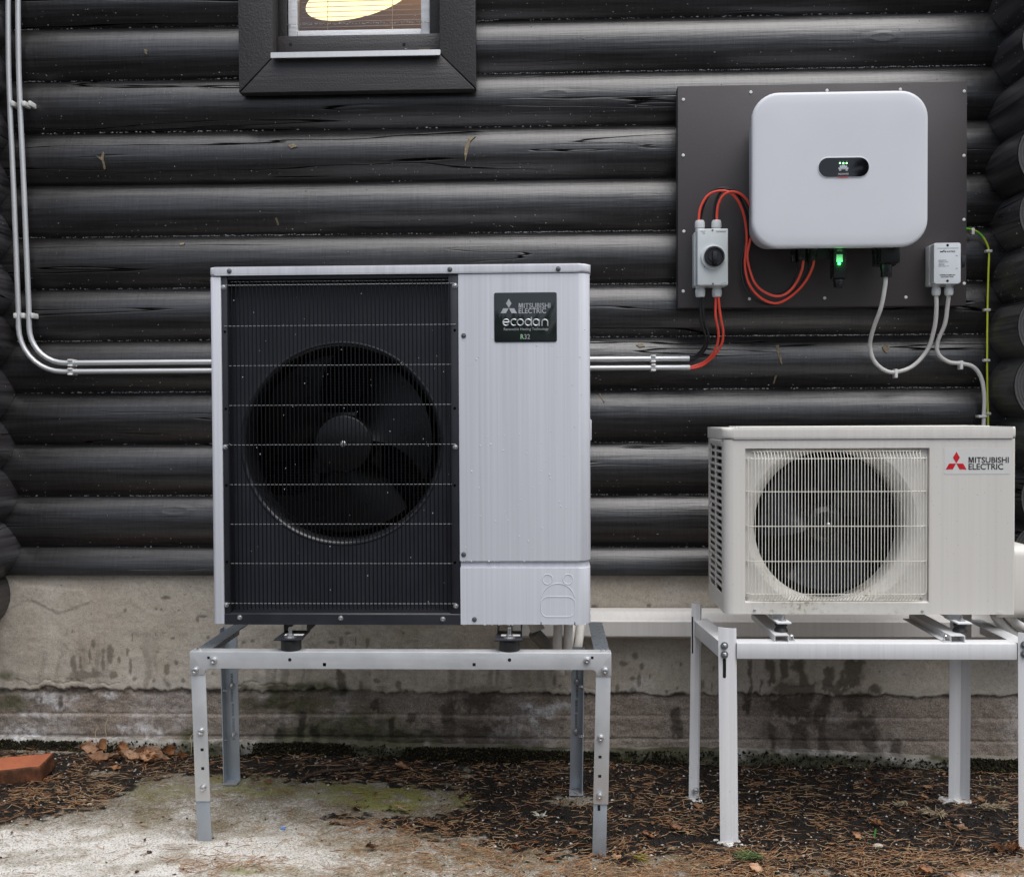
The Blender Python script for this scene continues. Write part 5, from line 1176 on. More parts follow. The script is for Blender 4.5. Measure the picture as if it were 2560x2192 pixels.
for a in (921, 1017, 1113):
    p = at(*Dp(a, 442), DY); m = MB(); m.ball((p[0], DY, p[1]), .0024, 2, (1, .4, 1.1)); m.build("led", 'led', dis)
pet = []
for s in (-1, 1):
    for ang, r0, r1, w in ((8, 30, 168, 27), (33, 40, 165, 30), (60, 52, 155, 27), (84, 50, 120, 18)):
        c0 = (1018+s*math.sin(R_(ang))*r0+s*6, 655-math.cos(R_(ang))*r0); d = (s*math.sin(R_(ang)), -math.cos(R_(ang))); nrm = (-d[1], d[0]); Ln = r1-r0; poly = []
        for t, k in ((0, .12), (.35, .55), (.7, .95), (.88, .85), (1.0, .35)): poly.append((c0[0]+d[0]*Ln*t+nrm[0]*w*k, c0[1]+d[1]*Ln*t+nrm[1]*w*k))
        for t, k in ((1.0, .35), (.88, .85), (.7, .95), (.35, .55), (0, .12)): poly.append((c0[0]+d[0]*Ln*t-nrm[0]*w*k, c0[1]+d[1]*Ln*t-nrm[1]*w*k))
        pet.append([Dp(*q) for q in poly])
flat_shapes("emblem", pet, DY, 'silver', dis)
lettering("HUAWEI", (*Dp(870, 728), *Dp(1162, 778)), DY, 'silver', dis, .01)
lettering("=/~", (*Dp(898, 362), *Dp(942, 386)), DY, 'grey_print', dis); lettering("((o", (*Dp(995, 362), *Dp(1042, 386)), DY, 'grey_print', dis); lettering("oo", (*Dp(1092, 365), *Dp(1138, 384)), DY, 'grey_print', dis)
p, q = at(*Dp(870, 822), DY), at(*Dp(1160, 842), DY); m = MB(); m.box(p[0], q[0], DY-.0003, DY, q[1], p[1]); m.build("red_mark", 'red_print', dis)
# things plugged in from below
CY = -.16
for k, (a, b) in enumerate(((893, 1138), (963, 1138), (862, 1138), (935, 1138))):
    p, q = Ip(a, 1130, CY), Ip(a, 1222, CY); y = CY+(.0 if k < 2 else .035); m = MB()
    m.lathe([(.0095, q[1]), (.0125, q[1]+.002), (.0125, q[1]+.030), (.0105, q[1]+.034), (.0105, p[1]+.02)], (p[0], y, 0), 14, 'z', True); m.build("plug_connector", 'black', iv)
p, q = Ip(994, 1130, -.15), Ip(1072, 1210, -.15); m = MB(); m.box(p[0], q[0], -.152, -.148, q[1], p[1]+.02); m.build("cover_plate", 'hp_dark', iv)
dg = bpy.data.objects.new("data_dongle", None); COL.objects.link(dg); dg.parent = iv; p, q = Ip(1088, 1130, -.17), Ip(1172, 1340, -.17); dg.location = Vector((p[0], -.17, q[1]))-wloc(iv)
m = MB(); m.box(p[0], q[0], -.188, -.145, q[1], p[1]+.02, .004); m.build("housing", 'black', dg)
cxx = (p[0]+q[0])/2; m = MB(); m.lathe([(.017, -.002), (.017, -.010), (.0145, -.012), (.0145, -.024), (.013, -.027)], (cxx, -.166, q[1]), 8, 'z', True); m.build("gland_nut", 'black', dg)
S6 = lambda a, b, Y: at(1980+a/7.4, 600+b/7.4, Y)
u, v = S6(822, 268, -.1885), S6(938, 406, -.1885); m = MB(); m.box(u[0], v[0], -.1886, -.188, v[1], u[1]); m.build("paper_label", 'box', dg)
u = S6(876, 436, -.189); m = MB(); m.ball((u[0], -.188, u[1]), .0048, 2, (1, .6, 1)); m.build("status_light", 'led2', dg)
gl = bpy.data.lights.new('status_glow', 'POINT'); gl.energy = .018; gl.color = (.05, 1, .15); gl.shadow_soft_size = .004; glo = bpy.data.objects.new('status_glow', gl); COL.objects.link(glo); glo.parent = dg; glo.location = Vector((u[0], -.200, u[1]))-wloc(dg)
S6p = lambda a, b: (1980+a/7.4, 600+b/7.4)
pet2 = []
for s in (-1, 1):
    for ang in (10, 40, 70):
        d = (s*math.sin(R_(ang)), -math.cos(R_(ang))); c0 = (880+d[0]*14, 215+d[1]*10); nrm = (-d[1], d[0])
        pet2.append([S6p(c0[0]+d[0]*t+nrm[0]*w, c0[1]+d[1]*t+nrm[1]*w) for t, w in ((0, 3), (25, 10), (44, 7), (44, -7), (25, -10), (0, -3))])
flat_shapes("emblem", pet2, -.1883, 'grey_print', dg)
ac_p = bpy.data.objects.new("power_plug", None); COL.objects.link(ac_p); ac_p.parent = iv; p, q = Ip(1396, 1130, -.19), Ip(1520, 1240, -.19); ac_p.location = Vector((p[0], -.17, q[1]))-wloc(iv)
m = MB(); m.box(p[0], q[0], -.205, -.14, q[1], p[1]+.02, .004); m.box(p[0]-.006, q[0]+.004, -.16, -.13, q[1]-.002, p[1]+.01, .003); m.build("plug_body", 'black', ac_p)
cxx = Ip(1438, 1280, -.17)[0]; zz = q[1]; m = MB(); m.lathe([(.0185, .002), (.019, -.006), (.016, -.030), (.0175, -.031), (.0165, -.040), (.009, -.041)], (cxx, -.170, zz), 16, 'z', True); m.build("gland_nut", 'black', ac_p)
PLUGX, PLUGZ = cxx, zz-.040

def gland(parent, x, y, z, up, r=.0145, mat='gland'):
    s = 1 if up else -1; m = MB()
    m.lathe([(r*1.02, 0), (r*1.02, s*.010)], (x, y, z), 20, 'z', True); m.lathe([(r*.86, s*.010), (r*.86, s*.014)], (x, y, z), 20, 'z')
    m.lathe([(r*1.10, s*.013), (r*1.12, s*.018), (r*1.10, s*.031), (r*.92, s*.037), (r*.5, s*.038)], (x, y, z), 12, 'z', True)
    return m.build("cable_gland", mat, parent, angle=25)
# rotary isolator
W3 = lambda a, b, Y: at(1700+a/8.064, 540+b/8.064, Y)
SF = -.155
sw = thing("isolator_switch", (.55, -.1, 1.58), "pale grey isolator box with a black rotary knob", "switch box")
sx0, sx1, sz0, sz1 = W3(350, 800, SF)[0], W3(972, 800, SF)[0], W3(650, 1400, SF)[1], W3(650, 255, SF)[1]
m = MB(); m.box(sx0-.004, sx1+.003, BF-.001, -.112, sz0+.003, sz1-.002, .004, 3); m.build("base", 'switch', sw)
m = MB(); m.box(sx0, sx1, SF, -.1115, sz0, sz1, .004, 3); m.build("lid", 'switch', sw)
cx, cz = W3(690, 820, SF-.01)
m = MB(); m.lathe([(.0385, 0), (.0385, -.007), (.0365, -.0085)], (cx-.003, SF, cz-.001), 40, caps=True); m.build("dial_plate", 'switch', sw)
m = MB(); m.lathe([(.0322, -.007), (.0332, -.014), (.0325, -.0175), (.0275, -.0180), (.0265, -.0105), (.0002, -.0105)], (cx, SF, cz), 40); kb = m.build("knob", 'black', sw)
m = MB(); m.extrude([(cx-.0062, SF-.010, cz-.026), (cx+.0065, SF-.010, cz-.026), (cx+.0065, SF-.010, cz+.015), (cx-.0062, SF-.010, cz+.015)], (0, -.0125, 0), .0012); m.lathe([(.0185, -.010), (.0185, -.0145), (.0002, -.0145)], (cx, SF, cz), 28); m.build("grip", 'black', kb)
Wp = lambda a, b: (1700+a/8.064, 540+b/8.064)
for body, b in (("norwesco", (730, 302, 928, 330)), ("Type LB", (412, 300, 508, 322)), ("IP66", (455, 340, 505, 360))): lettering(body, (*Wp(b[0], b[1]), *Wp(b[2], b[3])), SF-.0001, 'grey_print', sw, .006)
flat_shapes("symbol", [[Wp(*q) for q in P] for P in (((825, 1362), (870, 1362), (900, 1338), (903, 1343), (873, 1368), (825, 1368)), ((900, 1350), (928, 1350), (928, 1356), (900, 1356)), ((412, 840), (417, 840), (470, 985), (464, 988)), ((480, 1010), (515, 1010), (515, 1035), (480, 1035)))], SF-.0001, 'grey_print', sw)
for a, b in ((655, 290), (663, 1370)): p = W3(a, b, SF); m = MB(); m.lathe([(.0034, 0), (.0034, .0012)], (p[0], SF-.0006, p[1]), 12, caps=True); m.build("screw_recess", 'screw_dark', sw)
glx = [W3(398, 0, -.118)[0], W3(735, 0, -.118)[0]]; glb = [W3(405, 0, -.118)[0], W3(742, 0, -.118)[0]]
for x in glx: gland(sw, x, -.118, sz1-.004, True)
for x in glb: gland(sw, x, -.118, sz0+.004, False)
# small disconnector box
K4 = lambda a, b, Y: at(2310+a/13.65, 590+b/13.65, Y); K4p = lambda a, b: (2310+a/13.65, 590+b/13.65)
KF = -.135
kb_ = thing("breaker_box", (1.27, -.1, 1.6), "small white disconnector box with a black side lever and two white cables", "switch box")
kx0, kx1, kz0, kz1 = K4(345, 900, KF)[0], K4(1252, 900, KF)[0], K4(800, 1625, KF)[1], K4(800, 235, KF)[1]
m = MB(); m.box(kx0-.002, kx1-.004, BF-.001, -.100, kz0-.002, kz1-.002, .003); m.build("base", 'box', kb_)
m = MB(); m.extrude(xz(rrect(kx0, kx1, kz0, kz1, .006), KF), (0, .0345, 0), .0022, 3); m.build("lid", 'box', kb_)
m = MB(); p, q = K4(450, 425, KF), K4(1180, 425, KF); m.box(p[0], q[0], KF-.0005, KF+.001, p[1]-.0006, p[1]+.0006); m.build("ridge_line", 'grey_print', kb_)
for a, b in ((806, 320), (800, 1535)): p = K4(a, b, KF); m = MB(); m.lathe([(.0042, 0), (.0042, .0012)], (p[0], KF-.0005, p[1]), 14, caps=True); m.build("screw_recess", 'hole', kb_)
lettering("KATKO", (*K4p(780, 505), *K4p(1065, 556)), KF-.0001, 'black_print', kb_, .02)
flat_shapes("emblem", [[K4p(*q) for q in P] for P in (((545, 520), (630, 520), (690, 475), (695, 505), (650, 556), (545, 556)), ((698, 512), (748, 512), (748, 556), (698, 556)))], KF-.0001, 'black_print', kb_)
for body, b in (("ON", (1085, 660, 1150, 690)), ("OFF", (1080, 1095, 1162, 1125)), ("KUM 225 W1", (500, 818, 760, 845)), ("IEC 60947-3 AC-23A", (500, 872, 820, 898)), ("690V 25A", (505, 925, 700, 948)), ("50/60 Hz", (505, 972, 690, 996)), ("Made in Finland", (500, 1020, 735, 1046)), ("CE", (780, 1012, 835, 1042)), ("AURINKOVOIMALAN", (530, 1312, 1062, 1352)), ("EROTUSKYTKIN", (585, 1378, 1002, 1416))):
    lettering(body, (*K4p(b[0], b[1]), *K4p(b[2], b[3])), KF-.0001, 'black_print' if body.startswith(('AUR', 'ERO')) else 'grey_print', kb_, .008)
p, q = K4(1240, 680, -.11), K4(1395, 1115, -.11)
m = MB(); m.extrude([(p[0], -.12, p[1]), (q[0]-.001, -.12, p[1]), (q[0], -.12, p[1]-.008), (q[0]-.004, -.12, (p[1]+q[1])/2), (q[0]-.005, -.12, q[1]+.004), (p[0], -.12, q[1])], (0, .022, 0), .002); m.build("lever", 'black', kb_)
kgx = [K4(420, 0, -.105)[0], K4(855, 0, -.105)[0]]
for x in kgx: gland(kb_, x, -.105, kz0+.002, False, .0125)

# ------------------------------------------------------------------ cables
R3 = lambda a, b: (1660+a/2.59, 180+b/2.59)
def cable(P, r, mat, name, label, cat="cable", group=None, n=8, clips=()):
    m = MB(); m.tube(spline(P, 10), r, n); o = m.build(name, mat); tag(o, label, cat, group)
    for (x, y, z, vert) in clips:
        c = MB()
        if vert: c.box(x-r-.004, x+r+.010, y-r-.002, y+r+.012, z-.0045, z+.0045, .002)
        else: c.box(x-.005, x+.005, y-r-.002, y+r+.012, z-r-.013, z+r+.003, .002)
        c.build("clip", 'clip', o)
    return o
def r3p(pts): return [(*at(*R3(a, b), Y)[:1], Y, at(*R3(a, b), Y)[1]) for a, b, Y in pts]
TOPZ = sz1+.030
cable(r3p([(228, 985, -.118), (226, 940, -.118), (240, 870, -.118), (285, 800, -.12), (350, 772, -.125), (420, 778, -.128), (475, 830, -.125), (512, 910, -.115), (530, 1000, -.105), (536, 1090, -.10), (528, 1180, -.10), (526, 1270, -.105), (550, 1370, -.115), (610, 1450, -.125), (690, 1494, -.13), (760, 1490, -.135), (850, 1430, -.145), (920, 1350, -.155), (960, 1270, -.16), (972, 1215, -.16)]), .0042, 'red_cable', "red_cable", "red cable looping from the isolator's left gland, lower of the two red loops")
cable(r3p([(345, 985, -.118), (342, 930, -.118), (352, 860, -.122), (385, 800, -.128), (440, 776, -.132), (500, 795, -.130), (545, 845, -.115), (575, 930, -.088), (574, 1020, -.085), (556, 1100, -.095), (540, 1190, -.105), (555, 1280, -.115), (590, 1370, -.125), (650, 1425, -.13), (730, 1452, -.14), (800, 1430, -.148), (860, 1360, -.155), (893, 1280, -.16), (903, 1215, -.16)]), .0042, 'red_cable', "red_cable", "red cable looping from the isolator's right gland, upper of the two red loops")
cable(r3p([(240, 985, -.110), (242, 930, -.108), (262, 850, -.106), (310, 775, -.110), (380, 752, -.115), (450, 768, -.112), (510, 850, -.10), (545, 960, -.092), (540, 1080, -.088), (510, 1170, -.088), (500, 1270, -.09), (520, 1380, -.096), (570, 1460, -.104), (640, 1498, -.11), (740, 1500, -.115), (850, 1410, -.12), (920, 1310, -.125), (935, 1215, -.125)]), .0042, 'black_cable', "black_cable", "black cable running just outside the lower red loop", group=None)
cable(r3p([(326, 985, -.110), (324, 920, -.108), (338, 830, -.110), (380, 768, -.115), (445, 765, -.118), (510, 810, -.11), (560, 900, -.09), (566, 1000, -.082), (548, 1120, -.085), (545, 1230, -.09), (570, 1340, -.10), (640, 1420, -.11), (730, 1440, -.115), (810, 1400, -.12), (850, 1310, -.125), (862, 1215, -.125)]), .0042, 'black_cable', "black_cable", "black cable tucked behind the upper red loop")
BOTZ = sz0-.028
for k, d in enumerate((0, 8)):
    cable([(glb[0]+.002+d*.0005, -.118-.003*k, BOTZ), at3(1752+d, 800, -.11), at3(1761+d, 830, -.09), at3(1764+d, 850, -.075), at3(1756+d*.8, 872+d*.3, -.055), at3(1740+d*.5, 888+d*.6, -.035), at3(1722, 895+d*.5, -.026)], .0042, 'black_cable', "black_cable", ("inner" if k == 0 else "outer")+" black cable dropping from the isolator into the upper conduit")
for k, d in enumerate((-6, 6)):
    cable([(glb[1]+d*.0006, -.118-k*.004, BOTZ), at3(1795+d, 790, -.11), at3(1802+d, 830, -.09), at3(1798+d*.9, 862, -.07), at3(1781+d*.6, 890, -.05), at3(1755, 911+d*.5, -.032), at3(1722, 921+d*.3, -.026)], .0042, 'red_cable', "red_cable", ("inner" if k == 0 else "outer")+" red cable curving from the isolator into the lower conduit")
wc = cable([(PLUGX, -.170, PLUGZ+.004), at3(2212, 720, -.165), at3(2202, 770, -.14), at3(2184, 820, -.09), at3(2175, 862, -.05), at3(2184, 900, -.035), at3(2210, 925, -.03), at3(2240, 930, -.028), at3(2282, 915, -.03), at3(2318, 875, -.04), at3(2336, 820, -.07), at3(2341, 770, -.095), (kgx[0], -.105, kz0-.030)], .0068, 'white_cable', "white_cable", "white cable hanging in a deep loop from inverter plug to disconnector box", n=12, clips=[(*at3(2239, 930, -.028), False)])
wd = cable([(kgx[1], -.105, kz0-.030), at3(2368, 770, -.09), at3(2362, 810, -.07), at3(2344, 855, -.045), at3(2346, 885, -.035), at3(2372, 905, -.03), at3(2405, 909, -.028), at3(2434, 918, -.028), at3(2453, 945, -.028), at3(2461, 990, -.028), at3(2460, 1040, -.03), at3(2458, 1090, -.040), at3(2456, 1135, -.085), (1.285, -.17, .985), (1.272, -.262, .975)], .0068, 'white_cable', "white_cable", "white cable with a double bend down to the cream air conditioner", n=12, clips=[(*at3(2402, 909, -.028), False), (at(2452, 1041, -.03)[0], -.03, at(2452, 1041, -.03)[1], True)])
m = Mt("green_yellow_cable"); wv = m.n.new("ShaderNodeTexWave"); wv.inputs["Scale"].default_value = 7; wv.inputs["Distortion"].default_value = .5; m.link(m.vec((1, 1, .35)), wv.inputs["Vector"])
m.set(base=m.ramp(wv.outputs["Fac"], [(.42, (.20, .70, .05)), (.55, (.66, .74, .05))]), rough=.4); MAT['earth'] = m.m
ec = [at3(px, py, Y) for px, py, Y in ((2405, 572, -.03), (2425, 573, -.022), (2445, 581, -.012), (2462, 600, -.010), (2472, 628, -.010), (2471, 680, -.014), (2469, 760, -.012), (2468, 850, -.012), (2468, 950, -.010), (2470, 1040, -.012), (2470, 1085, -.02), (2468, 1120, -.07), (2450, 1150, -.17), (2435, 1160, -.262))]
cable(ec, .0032, 'earth', "earth_cable", "thin green and yellow earth cable beside the corner logs", n=8, clips=[(*at3(2432, 575, -.018), False)]+[(at(px, py, -.011)[0]-.003, -.011, at(px, py, -.011)[1], True) for px, py in ((2472, 628), (2468, 775), (2467, 901), (2469, 1034))])

# ------------------------------------------------------------------ air conditioner
AF = -.557; aL, aR, aB, aT = .5025, 1.3155, .600, 1.0965; aBk = -.272
A = lambda a, b, Y=AF: at(1740+a/3.342, 1050+b/3.342, Y)
ac = thing("air_conditioner", (.91, -.42, aB), "cream outdoor air conditioner with a round white wire fan grille", "air conditioner")
rcx, rcz = A(1135, 885, AF+.010); rx0, rz0 = A(412, 1524); rx1, rz1 = A(1952, 232)
def with_dirt(o, fn):
    me = o.data; co = np.empty(len(me.vertices)*3); me.vertices.foreach_get('co', co); co = co.reshape(-1, 3)+np.array(wloc(o))
    a = me.attributes.new('dirt', 'FLOAT', 'POINT'); a.data.foreach_set('value', fn(co[:, 0], co[:, 1], co[:, 2]).astype(np.float32))
def dirt_low(x, y, z):
    n = fbm(x*14, z*14+y*9, 33)
    d = sstep(.035, -.005, z-rz0-.004)*sstep(rx0-.01, rx0+.12, x)*sstep(rx1+.01, rx1-.12, x)
    return np.clip(d*(.08+.75*sstep(.45, .72, n)), 0, 1)
# front frame: the sheet round the fan recess
m = MB()
m.extrude([(aL+.024, AF, aB), (rx0, AF, aB), (rx0, AF, aT), (aL+.024, AF, aT)], (0, .012, 0)); m.extrude([(rx1, AF, aB), (aR-.006, AF, aB), (aR-.006, AF, aT), (rx1, AF, aT)], (0, .012, 0))
m.extrude([(rx0, AF, rz1), (rx1, AF, rz1), (rx1, AF, aT), (rx0, AF, aT)], (0, .012, 0))
nx = 60
m.grid([[(rx0+(rx1-rx0)*i/nx, AF, z) for i in range(nx+1)] for z in np.linspace(aB, rz0, 8)])
m.grid([[(rx0+(rx1-rx0)*i/nx, y, z) for i in range(nx+1)] for y, z in ((AF, rz0), (AF+.003, rz0+.0025), (AF+.012, rz0+.004))])
# left rounded edge and right edge
nA = 8
for zz in ((aB, aT),):
    m.grid([[(aL+.024-.024*math.sin(t), AF+.024-.024*math.cos(t), z) for t in np.linspace(0, math.pi/2, nA)] for z in np.linspace(aB, aT, 6)])
    m.grid([[(aR-.006+.006*math.sin(t), AF+.006-.006*math.cos(t), z) for t in np.linspace(0, math.pi/2, 5)] for z in np.linspace(aB, aT, 6)])
m.box(aR-.003, aR, AF+.006, aBk, aB, aT); m.box(aL+.01, aR-.003, AF+.012, aBk, aB, aB+.004); m.box(aL+.01, aR-.003, aBk-.004, aBk, aB, aT)
m.box(aL+.0005, aL+.012, AF+.024, AF+.034, aB, aT)
o = m.build("casing", 'ac', ac); with_dirt(o, dirt_low)
# recess back with bell mouth
m = MB(); R0, R1 = .243, .2125
N = 96; zc = A(1135, 888, AF+.012)[1]; Ro = R0
def clampz(v): v.co.z = min(rz1-.0008, max(rz0+.0008, v.co.z)); v.co.x = min(rx1-.001, max(rx0+.001, v.co.x))
m.plate_hole(rx0, rx1, rz0, rz1, rcx, zc, Ro, AF+.012, N)
m.lathe([(Ro, .012), (Ro-.004, .0135), (Ro-.014, .019), (R1+.006, .030), (R1+.001, .038), (R1, .07), (R1+.004, .12)], (rcx, AF, zc), N)
for v in m.bm.verts:
    if v.co.y < AF+.0285 or True: clampz(v)
def dirt_ring(x, y, z):
    n = fbm(x*22, z*22, 35); ang = np.arctan2(z-zc, x-rcx); r = np.hypot(x-rcx, z-zc)
    d = sstep(-.35, -.85, np.sin(ang))*sstep(.30, .20, r)*(.2+1.0*sstep(.42, .62, n)); d = np.maximum(d, .8*sstep(2.6, 2.9, np.abs(ang))*(ang < 0)*sstep(.4, .6, n)); return np.clip(d, 0, 1)
bmt = m.bm; bmesh.ops.subdivide_edges(bmt, edges=bmt.edges[:], cuts=2, use_grid_fill=True)
o = m.build("fan_surround", 'ac', ac); with_dirt(o, dirt_ring)
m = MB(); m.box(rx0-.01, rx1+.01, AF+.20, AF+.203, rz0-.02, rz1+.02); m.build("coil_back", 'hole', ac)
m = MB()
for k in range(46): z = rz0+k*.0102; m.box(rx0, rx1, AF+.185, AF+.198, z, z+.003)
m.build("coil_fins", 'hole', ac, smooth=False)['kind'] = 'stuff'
fan2 = bpy.data.objects.new("fan", None); COL.objects.link(fan2); fan2.parent = ac; fan2.location = Vector((rcx, AF+.1, zc))-wloc(ac)
m = MB(); m.lathe([(.0002, .062), (.038, .064), (.052, .075), (.055, .09), (.055, .13), (.0002, .13)], (rcx, AF, zc), 36); m.build("hub", 'fan_black', fan2)
for a0 in (R_(128), R_(8), R_(248)): blade(a0, R_(80), .05, .192, .125, .060, rcx, zc, AF, 'ac_blade', fan2, .02)
p = A(1155, 878, AF+.06); m = MB(); m.lathe([(.006, .062), (.006, .054), (.003, .052), (.0002, .052)], (rcx+.003, AF, zc), 12); m.build("centre_bolt", 'screw', fan2)
p = A(1060, 585, AF+.15); m = MB(); m.box(p[0]-.055, p[0]+.05, AF+.15, AF+.156, p[1]-.006, p[1]+.006, .002); m.box(p[0]-.012, p[0]+.012, AF+.15, AF+.158, zc-.2, zc+.2, .002); m.build("motor_bracket", 'hp_plastic', ac)
# wire grille
m = MB(); gx0, gx1 = A(440, 885, AF-.004)[0], A(1930, 885, AF-.004)[0]; gzt, gzb = A(1100, 322, AF-.004)[1], A(1100, 1478, AF-.004)[1]; N = 55
for k in range(N):
    t = k/(N-1); x = gx0+(gx1-gx0)*t; e = min(k, N-1-k); bul = .010*sstep(0, 5, e)-.004
    yb = AF-.006-bul*.6
    if e < 2: P = [(x, yb+.004, gzt+.006), (x, yb+.002, gzt-.02), (x, yb+.002, gzb+.04), (x, yb+.004, gzb+.012)]
    else: P = [(x-.006*(1 if t < .5 else -1)*sstep(.25, .5, abs(t-.5)), AF+.010, gzt+.026), (x, AF+.002, gzt+.016), (x, yb+.001, gzt+.002), (x, yb, gzt-.02), (x, yb, gzb+.02), (x, yb+.001, gzb+.002), (x-.004, AF+.004, gzb-.012)]
    m.tube(P, .00105, 5)
m.build("wire_grille", 'ac_wire', ac)['kind'] = 'stuff'
for zy in (262, 322, 598, 887, 1180, 1455, 1512):
    z = A(1100, zy, AF-.005)[1]; m = MB(); y = AF-.004 if zy not in (262, 1512) else AF+.006; xa, xb = (gx0-.004, gx1+.002)
    if zy in (262, 1512): xa += .012; xb -= .014
    m.tube([(xa, AF+.010, z), (xa+.012, y+.002, z), (xa+.045, y, z), (xb-.045, y, z), (xb-.012, y+.002, z), (xb, AF+.010, z)], .0015, 6); m.build("cross_wire", 'ac_wire', ac)
# lid
m = MB(); m.extrude(xy(rrect(aL-.004, aR+.002, AF-.004, aBk+.003, (.03, .012, .01, .012), 7), aT+.0012), (0, 0, .032), .007, 3); lid = m.build("lid", 'ac', ac); with_dirt(lid, lambda x, y, z: x*0)
for yy in (-.50, -.45, -.40, -.35):
    m = MB(); m.box(aL+.05, aR-.05, yy-.008, yy+.008, aT+.0325, aT+.0362, .0015); o = m.build("lid_rib", 'ac', lid); with_dirt(o, lambda x, y, z: x*0)
# slotted left side
m = MB(); ya, yb, yc, yd, ye, yf = AF+.0245, AF+.048, AF+.150, AF+.166, AF+.262, aBk
nrow = 22; zA, zB = aB+.050, aT-.016; pt = (zB-zA)/nrow
m.box(aL, aL+.004, ya, yb, aB, aT); m.box(aL, aL+.004, yc, yd, zA, zB); m.box(aL, aL+.004, ye, yf, aB, aT)
for y0_, y1_ in ((yb, yc), (yd, ye)):
    for r in range(1, nrow): z = zA+pt*r; m.box(aL+.0002, aL+.006, y0_, y1_, z-.0032, z+.0032)
m.box(aL, aL+.004, yb, ye, aB, zA); m.box(aL, aL+.004, yb, ye, zB, aT)
o = m.build("slotted_side_panel", 'ac', ac, smooth=False); with_dirt(o, lambda x, y, z: x*0)
m = MB(); m.box(aL+.03, aL+.033, AF+.03, aBk-.006, aB+.01, aT-.01); m.build("side_coil", 'coil', ac)
m = MB(); m.extrude([(aL-.006, AF+.03, aT-.004), (aL-.006, AF+.22, aT-.004), (aL+.002, AF+.22, aT-.022), (aL+.002, AF+.03, aT-.022)], (.003, 0, .004), .0015); o = m.build("grip_cap", 'ac', ac); with_dirt(o, lambda x, y, z: x*0)
for a, b, kd in ((430, 1484, 'dark'), (1893, 1492, 'dark'), (490, 1584, 'dark'), (1892, 1592, 'dark')):
    p = A(a, b); screw('small', ac, p[0], AF-.0005 if b > 1520 else AF+.0115-.002, p[1])
# sticker
T5 = lambda a, b: (2340+a/9.418, 1110+b/9.418)
p, q = at(*T5(192, 100), AF), at(*T5(1748, 704), AF); m = MB(); m.box(p[0], q[0], AF-.0006, AF-.0001, q[1], p[1]); stk = m.build("brand_label", 'sticker', ac); TY = AF-.0007
flat_shapes("emblem", [[T5(*q) for q in P] for P in (((483, 180), (560, 315), (478, 450), (398, 315)), ((310, 456), (470, 456), (395, 594), (228, 594)), ((482, 456), (640, 456), (716, 594), (555, 594)))], TY, 'red_print', stk)
flat_shapes("lettering", [[T5(*q) for q in ((766, 440), (766, 305), (806, 305), (829, 396), (852, 305), (892, 305), (892, 440), (866, 440), (866, 338), (841, 440), (817, 440), (792, 338), (792, 440))]], TY, 'black_print', stk)
lettering("ITSUBISHI", (*T5(918, 305), *T5(1712, 440)), TY, 'black_print', stk, .014); lettering("ELECTRIC", (*T5(766, 461), *T5(1582, 599)), TY, 'black_print', stk, .014)
p = at(2500, 1531, AF); m = MB(); m.extrude(xz(rrect(p[0]-.009, p[0]+.009, p[1]-.003, p[1]+.004, .003), AF-.0008), (0, .001, 0)); o = m.build("pressed_tab", 'ac', ac); with_dirt(o, lambda x, y, z: x*0)
# valve cover
m = MB(); m.extrude([(aR+.0005, y_, z_) for y_, z_ in rrect(-.47, -.335, .568, .782, .03, 6)], (.085, 0, 0), .018, 4); o = m.build("valve_cover", 'ac', ac); with_dirt(o, lambda x, y, z: x*0)
# feet of the unit
for px in (1952, 2398):
    X = at(px, 1555, -.55)[0]; ft = bpy.data.objects.new("foot_bracket", None); COL.objects.link(ft); ft.parent = ac; ft.location = Vector((X, -.55, .575))-wloc(ac)
    m = MB(); m.extrude([(X-.018, -.585, .577), (X+.022, -.585, .577), (X+.016, -.50, .579), (X-.024, -.50, .579)], (0, 0, .005), .0015); m.box(X-.020, X+.016, -.53, -.30, .580, .598, .002); m.build("plate", 'stand_white', ft)
    m = MB(); m.lathe([(.011, 0), (.011, .0015)], (X+.001, -.562, .5825), 16, 'z', True); m.lathe([(.0072, .0015), (.0072, .007)], (X+.001, -.562, .5825), 6, 'z', True); m.cyl((X+.001, -.562, .58), (X+.001, -.562, .5975), .0042, n=10); m.build("bolt", 'screw', ft)
# insulated pipes at the right
for k, (P, r) in enumerate((([(1.325, -.40, .588), (1.335, -.40, .560), (1.372, -.39, .520), (1.42, -.35, .497), (1.50, -.22, .478), (1.545, -.06, .470)], .0145), ([(1.352, -.41, .585), (1.366, -.41, .566), (1.392, -.40, .542), (1.44, -.36, .520), (1.52, -.23, .500), (1.575, -.06, .478)], .0135), ([(1.330, -.43, .598), (1.36, -.43, .590), (1.44, -.42, .586), (1.54, -.26, .54), (1.60, -.06, .486)], .0045))):
    m = MB(); sp = spline(P, 14); m.tube(sp, [r*(1+(.03 if k < 2 else 0)*(1 if j % 2 else -1)) for j in range(len(sp))], 12)
    tag(m.build("insulated_pipe" if k < 2 else "thin_cable", 'hose'), ("lower thick white pipe leaving the air conditioner at bottom right", "upper thick white pipe leaving the air conditioner at bottom right", "thin white cable leaving the air conditioner at bottom right")[k], "pipe" if k < 2 else "cable")

